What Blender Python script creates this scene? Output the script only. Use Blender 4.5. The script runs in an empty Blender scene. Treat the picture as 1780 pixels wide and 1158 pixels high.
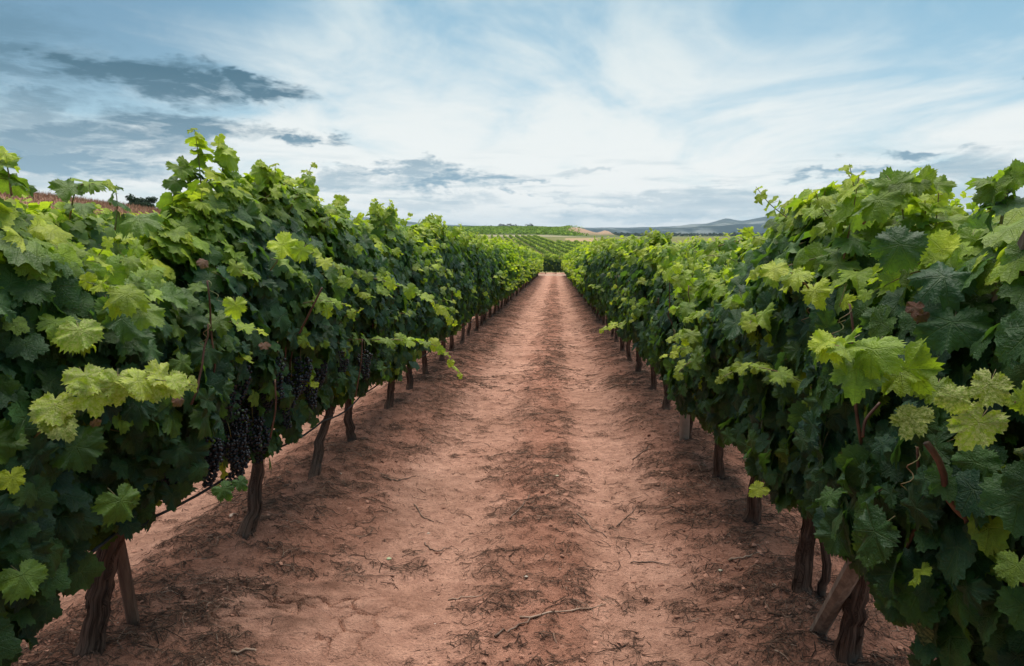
import bpy, math, random
import numpy as np
from mathutils import Vector, Matrix

random.seed(7)
rng = np.random.default_rng(11)
scene = bpy.context.scene
COL = scene.collection

# ------------------------------------------------------------------ camera
CAM_H = 1.49
SLOPE = 0.0435
F_PX, CX, CY = 1194.0, 890.0, 579.0          # photograph pixels (1780 x 1158)
PITCH, YAW = math.radians(8.53), math.radians(3.6)
cam_data = bpy.data.cameras.new('camera')
cam_data.sensor_width = 36.0
cam_data.lens = 36.0 * F_PX / 1780.0
cam_data.clip_start, cam_data.clip_end = 0.05, 30000.0
cam = bpy.data.objects.new('camera', cam_data)
cam.location = (0, 0, CAM_H)
cam.rotation_euler = (math.pi / 2 - PITCH, 0, YAW)
COL.objects.link(cam)
scene.camera = cam
CAM_R = cam.rotation_euler.to_matrix()


def ray(px, py):
    return (CAM_R @ Vector(((px - CX) / F_PX, -(py - CY) / F_PX, -1.0))).normalized()


def at(px, py, y):
    """point on the sight line of a photograph pixel whose distance along the row is y"""
    r = ray(px, py)
    return Vector((0, 0, CAM_H)) + r * (y / r.y)


# ------------------------------------------------------------------ light
SUN_AZ, SUN_EL = math.radians(-2), math.radians(72)      # from +y, negative = left
SKY_STRENGTH = 0.1
EXPOSURE = 1.0
world = bpy.data.worlds.new('World')
scene.world = world
world.use_nodes = True
world.cycles.sampling_method = 'MANUAL'
world.cycles.sample_map_resolution = 512
wt = world.node_tree
wt.nodes.clear()


class NT:
    """small helper to write node graphs"""

    def __init__(self, tree):
        self.t = tree

    def n(self, kind, **kw):
        nd = self.t.nodes.new(kind)
        for k, v in kw.items():
            setattr(nd, k, v)
        return nd

    def link(self, a, b):
        self.t.links.new(a, b)

    def put(self, sock, v):
        if isinstance(v, bpy.types.NodeSocket):
            self.t.links.new(v, sock)
        else:
            sock.default_value = v

    def math(self, op, a, b=None, c=None, clamp=False):
        nd = self.n('ShaderNodeMath', operation=op, use_clamp=clamp)
        self.put(nd.inputs[0], a)
        if b is not None:
            self.put(nd.inputs[1], b)
        if c is not None:
            self.put(nd.inputs[2], c)
        return nd.outputs[0]

    def vmath(self, op, a, b=None, scale=None):
        nd = self.n('ShaderNodeVectorMath', operation=op)
        self.put(nd.inputs[0], a)
        if b is not None:
            self.put(nd.inputs[1], b)
        if scale is not None:
            self.put(nd.inputs['Scale'], scale)
        return nd.outputs['Value'] if op in ('DOT_PRODUCT', 'LENGTH', 'DISTANCE') else nd.outputs['Vector']

    def noise(self, vec, scale, detail=4, rough=0.55, dist=0.0, out='Fac'):
        nd = self.n('ShaderNodeTexNoise')
        self.put(nd.inputs['Vector'], vec)
        nd.inputs['Scale'].default_value = scale
        nd.inputs['Detail'].default_value = detail
        nd.inputs['Roughness'].default_value = rough
        nd.inputs['Distortion'].default_value = dist
        return nd.outputs[out]

    def remap(self, v, a, b, c=0.0, d=1.0, smooth=True):
        nd = self.n('ShaderNodeMapRange', interpolation_type='SMOOTHSTEP' if smooth else 'LINEAR')
        self.put(nd.inputs['Value'], v)
        for k, x in zip(('From Min', 'From Max', 'To Min', 'To Max'), (a, b, c, d)):
            self.put(nd.inputs[k], x)
        return nd.outputs['Result']

    def mix(self, f, a, b, blend='MIX'):
        nd = self.n('ShaderNodeMix', data_type='RGBA', blend_type=blend)
        self.put(nd.inputs[0], f)
        self.put(nd.inputs[6], a if isinstance(a, bpy.types.NodeSocket) else (*a, 1) if len(a) == 3 else a)
        self.put(nd.inputs[7], b if isinstance(b, bpy.types.NodeSocket) else (*b, 1) if len(b) == 3 else b)
        return nd.outputs[2]

    def xyz(self, x, y, z=0.0):
        nd = self.n('ShaderNodeCombineXYZ')
        for s, v in zip(nd.inputs, (x, y, z)):
            self.put(s, v)
        return nd.outputs[0]

    def sep(self, v):
        nd = self.n('ShaderNodeSeparateXYZ')
        self.put(nd.inputs[0], v)
        return nd.outputs

    def bump(self, h, strength, dist, normal=None):
        nd = self.n('ShaderNodeBump')
        self.put(nd.inputs['Height'], h)
        nd.inputs['Strength'].default_value = strength
        nd.inputs['Distance'].default_value = dist
        if normal is not None:
            self.put(nd.inputs['Normal'], normal)
        return nd.outputs[0]


def build_sky():
    W = NT(wt)
    sky = W.n('ShaderNodeTexSky', sky_type='NISHITA')
    sky.sun_disc = False
    sky.sun_elevation = SUN_EL
    sky.sun_rotation = SUN_AZ % (2 * math.pi)
    sky.air_density, sky.dust_density, sky.ozone_density = 1.0, 1.5, 1.0
    tc = W.n('ShaderNodeTexCoord')
    d = W.vmath('NORMALIZE', tc.outputs['Generated'])
    x, y, z = W.sep(d)
    az = W.math('ARCTAN2', x, y)
    el = W.math('ARCSINE', z)
    # cloud sheet overhead: direction projected on a level layer
    zz = W.math('MAXIMUM', W.math('ADD', z, 0.13), 0.05)
    q = W.xyz(W.math('DIVIDE', x, zz), W.math('DIVIDE', y, zz), 0.0)
    rot = W.n('ShaderNodeMapping')
    W.put(rot.inputs['Vector'], q)
    rot.inputs['Rotation'].default_value = (0, 0, math.radians(24))
    rot.inputs['Scale'].default_value = (1.0, 0.62, 1.0)
    qr = rot.outputs[0]
    veil = W.noise(qr, 1.15, 5, 0.58, 0.9)
    wisps = W.noise(qr, 3.6, 6, 0.62, 1.6)
    p = W.xyz(az, el, 0.0)
    # colours are on the sky texture's own scale (x SKY_STRENGTH on screen)
    k = 0.51 / SKY_STRENGTH      # exposure is +1
    c = lambda r, g, b: (r * k, g * k, b * k)
    elev = W.remap(el, 0.0, 0.42, 0, 1)
    blue = W.mix(W.math('MULTIPLY', elev, 1.0), c(.45, .66, .75), c(.10, .335, .46))
    deep = W.math('MULTIPLY', W.remap(az, -0.60, -0.20, 1, 0), W.remap(el, 0.08, 0.25))
    blue = W.mix(W.math('MULTIPLY', deep, .85), blue, c(.065, .205, .290))
    blue = W.mix(0.22, blue, sky.outputs[0])
    white = W.mix(elev, c(.93, .95, .93), c(.62, .75, .79))
    # cover: nearly closed low down and in the middle, torn open high up
    mid = W.math('MULTIPLY', W.math('SUBTRACT', az, -0.06), 1.25)
    mid = W.remap(W.math('ABSOLUTE', mid), 0.0, 0.75, 1, 0)
    low = W.remap(el, 0.04, 0.34, 1, 0)
    cov = W.math('ADD', W.math('MULTIPLY', mid, 0.17), W.math('MULTIPLY', low, 0.25))
    cov = W.math('SUBTRACT', cov, W.math('MULTIPLY', deep, .22))
    cov = W.math('ADD', cov, W.math('MULTIPLY', W.math('SUBTRACT', wisps, 0.5), 0.17))
    cov = W.remap(W.math('ADD', veil, cov), 0.47, 0.88)
    col = W.mix(cov, blue, white)
    # thin level streaks low over the horizon
    sn = W.noise(W.vmath('MULTIPLY', p, (1, 9.5, 1)), 6.5, 5, .6, .3)
    lowm = W.math('MULTIPLY', W.remap(el, 0.13, 0.05, 0, 1), W.remap(el, 0.0, 0.012, .3, 1))
    streak = W.math('MULTIPLY', W.remap(sn, .50, .66), lowm)
    col = W.mix(W.math('MULTIPLY', streak, .62), col, c(.40, .55, .63))
    # grey undersides: long flat clouds, each given by its place and half size
    warp = W.vmath('SUBTRACT', W.noise(W.vmath('MULTIPLY', p, (1, 2.2, 1)), 7.0, 5, 0.64, 0.4, 'Color'), (.5, .5, .5))
    fine = W.vmath('SUBTRACT', W.noise(W.vmath('MULTIPLY', p, (1, 2.8, 1)), 26.0, 3, 0.65, 0.2, 'Color'), (.5, .5, .5))
    pw = W.vmath('ADD', p, W.vmath('MULTIPLY', warp, (0.20, 0.085, 0)))
    pw = W.vmath('ADD', pw, W.vmath('MULTIPLY', fine, (0.09, 0.026, 0)))
    blobs = [  # px, py, half width px, half height px, strength
        (210, 122, 150, 30, 1.0), (300, 150, 130, 26, 1.0), (440, 147, 90, 17, .95), (40, 100, 170, 50, .6), (-20, 30, 200, 50, .35), (70, 165, 110, 18, .6),
        (330, 215, 150, 26, .95), (150, 235, 230, 34, .85), (90, 282, 220, 26, 1.0), (60, 255, 200, 14, .8), (545, 245, 55, 14, .95),
        (800, 318, 130, 15, .95), (600, 312, 70, 18, .6), (720, 300, 60, 14, .7),
        (1180, 345, 190, 13, .45), (1120, 374, 230, 13, .62), (1240, 352, 150, 8, .5), (1060, 350, 120, 6, .45), (760, 350, 120, 12, .4), (1590, 272, 90, 10, .95),
        (1440, 308, 80, 8, .85), (1700, 300, 120, 24, .5), (1775, 155, 32, 14, .75), (1300, 360, 240, 18, .5),
        (20, 190, 90, 40, .6), (640, 300, 60, 9, .7), (900, 326, 60, 7, .7), (480, 225, 50, 14, .6), (1640, 292, 60, 7, .6), (1530, 330, 120, 9, .45), (1010, 300, 60, 7, .35), (250, 268, 120, 12, .6), (-160, 240, 260, 110, .7), (1990, 240, 170, 26, .6), (1750, 345, 330, 30, .45)]
    dark = None
    for px, py, a, b, s in blobs:
        v = ray(px, py)
        caz, cel = math.atan2(v.x, v.y), math.asin(v.z)
        sh = 1 / math.sqrt(1 + ((px - CX) / F_PX) ** 2)
        ra, rb = a / F_PX * sh, b / F_PX * sh
        t = W.vmath('MULTIPLY', W.vmath('SUBTRACT', pw, (caz, cel, 0)), (1 / ra, 1 / rb, 0))
        m = W.remap(W.vmath('LENGTH', t), 0.36, 1.20, s, 0)
        dark = m if dark is None else W.math('MAXIMUM', dark, m)
    dd = W.math('MULTIPLY', dark, W.remap(W.noise(W.vmath('MULTIPLY', p, (1, 5.0, 1)), 13.0, 5, 0.66, 0.4), 0.30, 0.54, 0.38, 1.15))
    grey = W.mix(W.remap(el, 0.02, 0.22), c(.30, .46, .57), c(.070, .165, .235))
    col = W.mix(dd, col, grey)
    bg = W.n('ShaderNodeBackground')
    W.link(col, bg.inputs['Color'])
    bg.inputs['Strength'].default_value = SKY_STRENGTH
    out = W.n('ShaderNodeOutputWorld')
    W.link(bg.outputs[0], out.inputs['Surface'])


build_sky()

sun_data = bpy.data.lights.new('sun', 'SUN')
sun_data.energy = 2.6
sun_data.angle = math.radians(58)
sun_data.color = (1.0, 0.95, 0.87)
sun = bpy.data.objects.new('sun', sun_data)
sun_dir = Vector((math.sin(SUN_AZ) * math.cos(SUN_EL), math.cos(SUN_AZ) * math.cos(SUN_EL), math.sin(SUN_EL)))
sun.rotation_euler = sun_dir.to_track_quat('Z', 'Y').to_euler()
sun.location = (-20, 30, 40)
COL.objects.link(sun)

scene.view_settings.view_transform = 'Standard'
scene.view_settings.look = 'None'
scene.view_settings.exposure = EXPOSURE
scene.view_settings.gamma = 1.0
scene.view_settings.use_curve_mapping = False
scene.render.engine = 'CYCLES'
scene.cycles.use_denoising = True
scene.cycles.max_bounces = 6
scene.cycles.diffuse_bounces = 3
scene.cycles.transmission_bounces = 3
scene.cycles.volume_bounces = 0


# ------------------------------------------------------------------ noise
def _hash(ix, iy, seed):
    n = (ix.astype(np.int64) * 374761393 + iy.astype(np.int64) * 668265263 + seed * 974634777) & 0xFFFFFFFF
    n = ((n ^ (n >> 13)) * 1274126177) & 0xFFFFFFFF
    n = (n ^ (n >> 16)) & 0xFFFFFFFF
    return n / 4294967295.0


def vnoise(x, y, seed=0):
    x, y = np.asarray(x, float), np.asarray(y, float)
    ix, iy = np.floor(x), np.floor(y)
    fx, fy = x - ix, y - iy
    fx, fy = fx * fx * (3 - 2 * fx), fy * fy * (3 - 2 * fy)
    a, b = _hash(ix, iy, seed), _hash(ix + 1, iy, seed)
    c, d = _hash(ix, iy + 1, seed), _hash(ix + 1, iy + 1, seed)
    return (a + (b - a) * fx) * (1 - fy) + (c + (d - c) * fx) * fy


def fbm(x, y, seed=0, octaves=4, gain=0.5):
    s, a, t = 0.0, 1.0, 0.0
    for o in range(octaves):
        s = s + a * vnoise(np.asarray(x) * 2 ** o, np.asarray(y) * 2 ** o, seed + o * 17)
        t += a
        a *= gain
    return s / t


def sstep(v, a, b):
    t = np.clip((np.asarray(v, float) - a) / (b - a), 0, 1)
    return t * t * (3 - 2 * t)


# ------------------------------------------------------------------ terrain
ROW_L, ROW_R, ROW_GAP = -1.65, 1.10, 2.75
_ty = np.arange(-100, 9000, 4.0)
_tz = np.interp(_ty, [-100, 0, 78, 100, 150, 330, 480, 650, 1000, 2000, 9000], [4.35, 0, -3.39, -4.6, -5.4, -2.0, -2.6, -5, -8, -14, -18])
_k = np.exp(-np.linspace(-2, 2, 9) ** 2)
_ts = np.convolve(np.pad(_tz, 4, mode='edge'), _k / _k.sum(), mode='valid')
_ts = np.where(_ty < 70, _tz, _ts)


def base_h(x, y):
    x, y = np.asarray(x, float), np.asarray(y, float)
    z = np.interp(y, _ty, _ts)
    left = np.interp(-x, [0, 6, 12, 20, 27, 31, 34, 60, 120, 400], [0, 0, .35, 2.0, 4.5, 5.35, 5.6, 6.2, 7, 8])
    z = z + left * (1 - sstep(y, 70, 190)) * sstep(y, -60, -20)
    # green hill to the far left of the valley
    ang = x / np.maximum(y, 60)
    hill = np.interp(y, [330, 430, 600, 760, 1100], [0, 3.2, 7.4, 6.5, 0]) * (1 - sstep(ang, -0.03, 0.05)) * sstep(y, 330, 400)
    # dry mound right of it
    mound = 6.2 * np.exp(-((x - 18) / 16) ** 2 - ((y - 560) / 45) ** 2) + 4.0 * np.exp(-((x - 40) / 5) ** 2 - ((y - 560) / 45) ** 2)
    return z + hill + mound


def debris(x, y):
    """0..1: where trimmings and old straw have gathered on the soil"""
    lane = (x - ROW_L) % ROW_GAP
    tr = np.clip(np.exp(-((lane - 0.98) / 0.36) ** 4) + np.exp(-((lane - 2.06) / 0.27) ** 4), 0, 1)
    n = .35 * fbm(x * 2.6, y * 3.0, 121, 3) + .65 * fbm(x * 9, y * 15, 127, 4, .6)
    m = sstep(n, .40, .60) * (1 - tr) + sstep(n, .60, .68) * tr * .7
    return m * np.exp(-np.maximum(0, .2 - y))


def near_h(x, y):
    """furrows, wheel tracks and clods of the vineyard path"""
    x, y = np.asarray(x, float), np.asarray(y, float)
    m = sstep(9.0 - np.abs(x + 0.3), 0, 3) * (1 - sstep(y, 66, 70))
    lane = (x - ROW_L) % ROW_GAP                       # 0 at a row, 1.4 mid lane
    drow = np.minimum(lane, ROW_GAP - lane)
    mound = 0.075 * np.exp(-(drow / 0.42) ** 2)
    tr = np.exp(-((lane - 0.98) / 0.36) ** 4) + np.exp(-((lane - 2.06) / 0.27) ** 4)
    tr = np.clip(tr, 0, 1)
    rough = (1 - 0.72 * tr)
    fade = 1 / (1 + np.maximum(y, 0) / 26)
    z = mound - 0.06 - 0.022 * tr
    z = z + (fbm(x * 1.3, y * 1.3, 3, 3) - .5) * 0.05
    z = z + (fbm(x * 6, y * 6, 5, 3) - .5) * 0.045 * rough
    z = z + (fbm(x * 5, y * 17, 15, 3) - .5) * 0.022 * (0.45 + 0.55 * rough)
    z = z + (np.abs(fbm(x * 19, y * 19, 9, 3) - .5)) * 0.062 * rough * fade
    z = z + (fbm(x * 40, y * 40, 12, 2) - .5) * 0.010 * fade
    z = z + debris(x, y) * (.006 + .026 * fbm(x * 30, y * 30, 19, 2)) * fade
    return z * m


_cr = np.random.default_rng(4)
CRX, CRY = -1.12, 2.67
_cp = np.stack([_cr.uniform(CRX - .75, CRX + .75, 90), _cr.uniform(CRY - .5, CRY + .5, 90)], 1)


def cracks(x, y):
    """drying cracks in one patch of bare mud: depth 0..1"""
    out = np.zeros_like(x)
    sel = (np.abs(x - CRX) < .62) & (np.abs(y - CRY) < .36)
    if not sel.any():
        return out
    xs, ys = x[sel], y[sel]
    xs = xs + (fbm(xs * 14, ys * 14, 31, 3) - .5) * .07
    ys = ys + (fbm(xs * 14, ys * 14, 37, 3) - .5) * .07
    d = np.sqrt((xs[:, None] - _cp[None, :, 0]) ** 2 + (ys[:, None] - _cp[None, :, 1]) ** 2)
    d.partition(1, axis=1)
    e = d[:, 1] - d[:, 0]
    keep = fbm(xs * 5, ys * 5, 51, 2)
    mask = np.exp(-((x[sel] - CRX) / .42) ** 4 - ((y[sel] - CRY) / .24) ** 4)
    out[sel] = (1 - sstep(e, 0.003, 0.013)) * mask * sstep(keep, .46, .56)
    return out


def ground_z(x, y):
    return base_h(x, y) + near_h(x, y)


def gz(x, y):
    return float(ground_z(np.array([x]), np.array([y]))[0])


def grow(a, b, f, first):
    out, v, s = [], a, first
    while v < b:
        v += max(first, f * abs(v))
        out.append(v)
    return out


def smooth(me, on=True):
    me.polygons.foreach_set('use_smooth', np.full(len(me.polygons), on))


def mesh_np(name, verts, faces, nper, mat=None, shade=True, uv=None, color=None, mats=None, mat_index=None):
    """one mesh from arrays: faces is a flat index array with nper vertices each (int or array)"""
    me = bpy.data.meshes.new(name)
    verts = np.asarray(verts, np.float32)
    faces = np.asarray(faces, np.int32).ravel()
    nf = len(faces) // nper if np.isscalar(nper) else len(nper)
    tot = np.full(nf, nper, np.int32) if np.isscalar(nper) else np.asarray(nper, np.int32)
    st = np.concatenate([[0], np.cumsum(tot)[:-1]]).astype(np.int32)
    me.vertices.add(len(verts))
    me.vertices.foreach_set('co', verts.ravel())
    me.loops.add(len(faces))
    me.loops.foreach_set('vertex_index', faces)
    me.polygons.add(nf)
    me.polygons.foreach_set('loop_start', st)
    if uv is not None:
        l = me.uv_layers.new(name='uv')
        l.uv.foreach_set('vector', np.asarray(uv, np.float32)[faces].ravel())
    if color is not None:
        a = me.attributes.new('tint', 'FLOAT_COLOR', 'POINT')
        cc = np.ones((len(verts), 4), np.float32)
        cc[:, :np.asarray(color).shape[1]] = color
        a.data.foreach_set('color', cc.ravel())
    me.update(calc_edges=True)
    smooth(me, shade)
    for m in (mats or ([mat] if mat else [])):
        me.materials.append(m)
    if mat_index is not None:
        me.polygons.foreach_set('material_index', np.asarray(mat_index, np.int32))
    return me


def link(name, me, parent=None, loc=None):
    o = bpy.data.objects.new(name, me)
    COL.objects.link(o)
    if parent is not None:
        o.parent = parent
    if loc is not None:
        o.location = loc
    return o


def tag(o, label=None, cat=None, group=None, kind=None):
    for k, v in (('label', label), ('category', cat), ('group', group), ('kind', kind)):
        if v:
            o[k] = v
    return o


# ------------------------------------------------------------------ materials
def material(name):
    m = bpy.data.materials.new(name)
    m.use_nodes = True
    m.node_tree.nodes.clear()
    g = NT(m.node_tree)
    out = g.n('ShaderNodeOutputMaterial')
    return m, g, out


def principled(g, out, color, rough=0.8, spec=0.3, normal=None):
    b = g.n('ShaderNodeBsdfPrincipled')
    g.put(b.inputs['Base Color'], color if isinstance(color, bpy.types.NodeSocket) else (*color, 1))
    g.put(b.inputs['Roughness'], rough)
    g.put(b.inputs['Specular IOR Level'], spec)
    if normal is not None:
        g.put(b.inputs['Normal'], normal)
    if out is not None:
        g.link(b.outputs[0], out.inputs['Surface'])
    return b


def attr(g, name):
    a = g.n('ShaderNodeAttribute', attribute_name=name)
    return a.outputs['Color']


def mat_leaf():
    m, g, out = material('vine_leaf')
    oi = g.n('ShaderNodeObjectInfo')
    base = g.mix(1.0, oi.outputs['Color'], attr(g, 'tint'), 'MULTIPLY')
    uvn = g.n('ShaderNodeUVMap', uv_map='uv')
    uv = uvn.outputs[0]
    rnd = oi.outputs['Random']
    off = g.vmath('ADD', uv, g.xyz(g.math('MULTIPLY', rnd, 37.0), g.math('MULTIPLY', rnd, 11.0)))
    # five main veins from the stalk, a few side veins off each
    vein = None
    ux, uy, _ = g.sep(uv)
    mir = g.xyz(g.math('ABSOLUTE', ux), uy)
    for a, ln in ((0, 1.0), (50, .85), (108, .7)):
        t = math.radians(a)
        dx, dy = math.sin(t), math.cos(t)
        along = g.vmath('DOT_PRODUCT', mir, (dx, dy, 0))
        across = g.math('ABSOLUTE', g.vmath('DOT_PRODUCT', mir, (dy, -dx, 0)))
        w = g.math('MULTIPLY_ADD', along, -0.020 / ln, 0.030)
        v = g.math('MULTIPLY', g.remap(g.math('DIVIDE', across, g.math('MAXIMUM', w, .006)), 0.4, 1.2, 1, 0), g.math('GREATER_THAN', along, 0.0))
        st = g.math('ABSOLUTE', g.math('SUBTRACT', g.math('FRACT', g.math('MULTIPLY_ADD', across, -4.2, g.math('MULTIPLY', along, 5.2))), 0.5))
        sv = g.math('MULTIPLY', g.remap(st, 0.0, 0.12, .22, 0), g.remap(across, 0.16, 0.28, 1, 0))
        v = g.math('MAXIMUM', v, g.math('MULTIPLY', sv, g.math('GREATER_THAN', along, 0.08)))
        vein = v if vein is None else g.math('MAXIMUM', vein, v)
    patch = g.noise(off, 2.2, 4, .6)
    base = g.mix(g.remap(patch, .3, .75), g.mix(1.0, base, (.78, .80, .85), 'MULTIPLY'), g.mix(1.0, base, (1.22, 1.18, 1.05), 'MULTIPLY'))
    # sick, mottled leaves (object alpha below one): pale between the veins with rusty specks
    mott = g.math('SUBTRACT', 1.0, oi.outputs['Alpha'])
    blot = g.remap(g.noise(off, 6.0, 5, .7), .40, .60)
    base = g.mix(g.math('MULTIPLY', mott, blot), base, (.56, .56, .19))
    rust = g.remap(g.noise(off, 11.0, 3, .7), .62, .70)
    base = g.mix(g.math('MULTIPLY', mott, rust), base, (.22, .10, .06))
    base = g.mix(g.math('MULTIPLY', vein, .42), base, g.mix(.5, g.mix(1.0, base, (1.7, 1.6, 1.5), 'MULTIPLY'), (.16, .22, .07)))
    geo = g.n('ShaderNodeNewGeometry')
    under = g.mix(.45, base, (.17, .23, .13))
    colr = g.mix(geo.outputs['Backfacing'], base, under)
    pucker = g.noise(off, 9.0, 3, .6)
    h = g.math('SUBTRACT', g.math('MULTIPLY', pucker, .8), g.math('MULTIPLY', vein, .55))
    nrm = g.bump(h, .8, .007)
    b = principled(g, None, colr, g.math('MULTIPLY_ADD', geo.outputs['Backfacing'], .25, .46), .42, nrm)
    tr = g.n('ShaderNodeBsdfTranslucent')
    g.put(tr.inputs['Color'], g.mix(1.0, g.mix(.25, base, (.16, .26, .02)), (1.5, 1.6, .8), 'MULTIPLY'))
    g.put(tr.inputs['Normal'], nrm)
    mx = g.n('ShaderNodeMixShader')
    mx.inputs[0].default_value = .46
    g.link(b.outputs[0], mx.inputs[1])
    g.link(tr.outputs[0], mx.inputs[2])
    g.link(mx.outputs[0], out.inputs['Surface'])
    return m


def mat_bark():
    m, g, out = material('vine_bark')
    tc = g.n('ShaderNodeTexCoord')
    uvn = g.n('ShaderNodeUVMap', uv_map='uv')
    v = g.vmath('MULTIPLY', uvn.outputs[0], (1, 1, 1))
    st = g.noise(g.vmath('MULTIPLY', v, (34, 3.0, 1)), 1.0, 6, .65, .8)
    big = g.noise(tc.outputs['Object'], 9, 4, .6)
    c = g.mix(g.remap(st, .34, .66), (.038, .022, .016), (.205, .118, .084))
    c = g.mix(g.remap(big, .45, .75), c, g.mix(.35, c, (.17, .145, .125)))
    principled(g, out, c, .9, .15, g.bump(st, 1.0, .012))
    return m


def mat_cane(name, a, b):
    m, g, out = material(name)
    tc = g.n('ShaderNodeTexCoord')
    n = g.noise(tc.outputs['Object'], 14, 3, .6)
    principled(g, out, g.mix(g.remap(n, .35, .65), a, b), .55, .3)
    return m


def mat_soil():
    m, g, out = material('red_soil')
    geo = g.n('ShaderNodeNewGeometry')
    P = geo.outputs['Position']
    base = attr(g, 'tint')
    n1 = g.noise(P, 1.6, 6, .62)
    n2 = g.noise(P, 11, 6, .68)
    n3 = g.noise(P, 75, 4, .7)
    n4 = g.noise(P, 260, 2, .6)
    c = g.mix(g.remap(n1, .3, .7), g.mix(1, base, (.84, .82, .80), 'MULTIPLY'), g.mix(1, base, (1.14, 1.15, 1.16), 'MULTIPLY'))
    c = g.mix(g.remap(n2, .30, .72), g.mix(1, c, (.74, .71, .70), 'MULTIPLY'), g.mix(1, c, (1.16, 1.18, 1.18), 'MULTIPLY'))
    c = g.mix(g.remap(n3, .32, .5, .5, 0), c, (.13, .072, .050))
    grit = g.n('ShaderNodeTexVoronoi')
    g.put(grit.inputs['Vector'], P)
    grit.inputs['Scale'].default_value = 95
    h = g.math('ADD', g.math('MULTIPLY', n3, .55), g.math('MULTIPLY', n2, .8))
    h = g.math('ADD', h, g.math('MULTIPLY', n4, .18))
    h = g.math('SUBTRACT', h, g.math('MULTIPLY', grit.outputs['Distance'], .14))
    principled(g, out, c, .95, .1, g.bump(h, .95, .045))
    return m


def mat_simple(name, a, b, scale=20, rough=.85, bump=.3, stretch=None, spec=.2):
    m, g, out = material(name)
    tc = g.n('ShaderNodeTexCoord')
    v = tc.outputs['Object']
    if stretch:
        v = g.vmath('MULTIPLY', v, stretch)
    n = g.noise(v, scale, 5, .62)
    principled(g, out, g.mix(g.remap(n, .3, .7), a, b), rough, spec, g.bump(n, bump, .01))
    return m


def mat_tint(name, rough=.9, spec=.12, transl=0.0):
    """colour of every piece from its own tint attribute, a little noise on top"""
    m, g, out = material(name)
    tc = g.n('ShaderNodeTexCoord')
    n = g.noise(tc.outputs['Object'], 25, 3, .6)
    base = attr(g, 'tint')
    c = g.mix(n, g.mix(1, base, (.75, .75, .75), 'MULTIPLY'), g.mix(1, base, (1.25, 1.25, 1.25), 'MULTIPLY'))
    b = principled(g, None if transl else out, c, rough, spec)
    if transl:
        tr = g.n('ShaderNodeBsdfTranslucent')
        g.put(tr.inputs['Color'], c)
        mx = g.n('ShaderNodeMixShader')
        mx.inputs[0].default_value = transl
        g.link(b.outputs[0], mx.inputs[1])
        g.link(tr.outputs[0], mx.inputs[2])
        g.link(mx.outputs[0], out.inputs['Surface'])
    return m


def mat_grape():
    m, g, out = material('grape_skin')
    tc = g.n('ShaderNodeTexCoord')
    base = attr(g, 'tint')
    n = g.noise(tc.outputs['Object'], 60, 3, .6)
    bloom = g.mix(g.remap(n, .42, .75, 0, .22), base, (.06, .072, .09))
    principled(g, out, bloom, .42, .4)
    return m


def mat_hills():
    m, g, out = material('far_hillside')
    geo = g.n('ShaderNodeNewGeometry')
    P = g.vmath('MULTIPLY', geo.outputs['Position'], (1, .5, 4))
    n = g.noise(P, .0035, 6, .62)
    n2 = g.noise(P, .012, 5, .65)
    c = g.mix(g.remap(n, .50, .60), (.024, .046, .054), (.17, .185, .175))  # dark woodland tone tinted bluish: part of the distance haze painted in
    c = g.mix(g.remap(n2, .55, .62), c, (.03, .05, .04))
    principled(g, out, c, .95, .05)
    return m


M_LEAF, M_BARK, M_SOIL = mat_leaf(), mat_bark(), mat_soil()
M_CANE = mat_cane('brown_cane', (.085, .036, .024), (.17, .085, .05))
M_SHOOT = mat_cane('green_shoot', (.14, .17, .045), (.24, .13, .07))
M_STAKE = mat_simple('stake_wood', (.13, .072, .050), (.25, .145, .10), 6, .85, .5, (9, 9, 1))
M_POST = mat_simple('grey_post_wood', (.16, .12, .095), (.30, .23, .18), 6, .85, .5, (9, 9, 1))
M_HOSE = mat_simple('black_hose', (.022, .024, .024), (.05, .05, .048), 30, .6, .2)
M_GRAPE = mat_grape()
M_LITTER = mat_tint('dry_litter')
M_TREE = mat_tint('tree_foliage', .8, .15, .2)
M_HILL = mat_hills()


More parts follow.
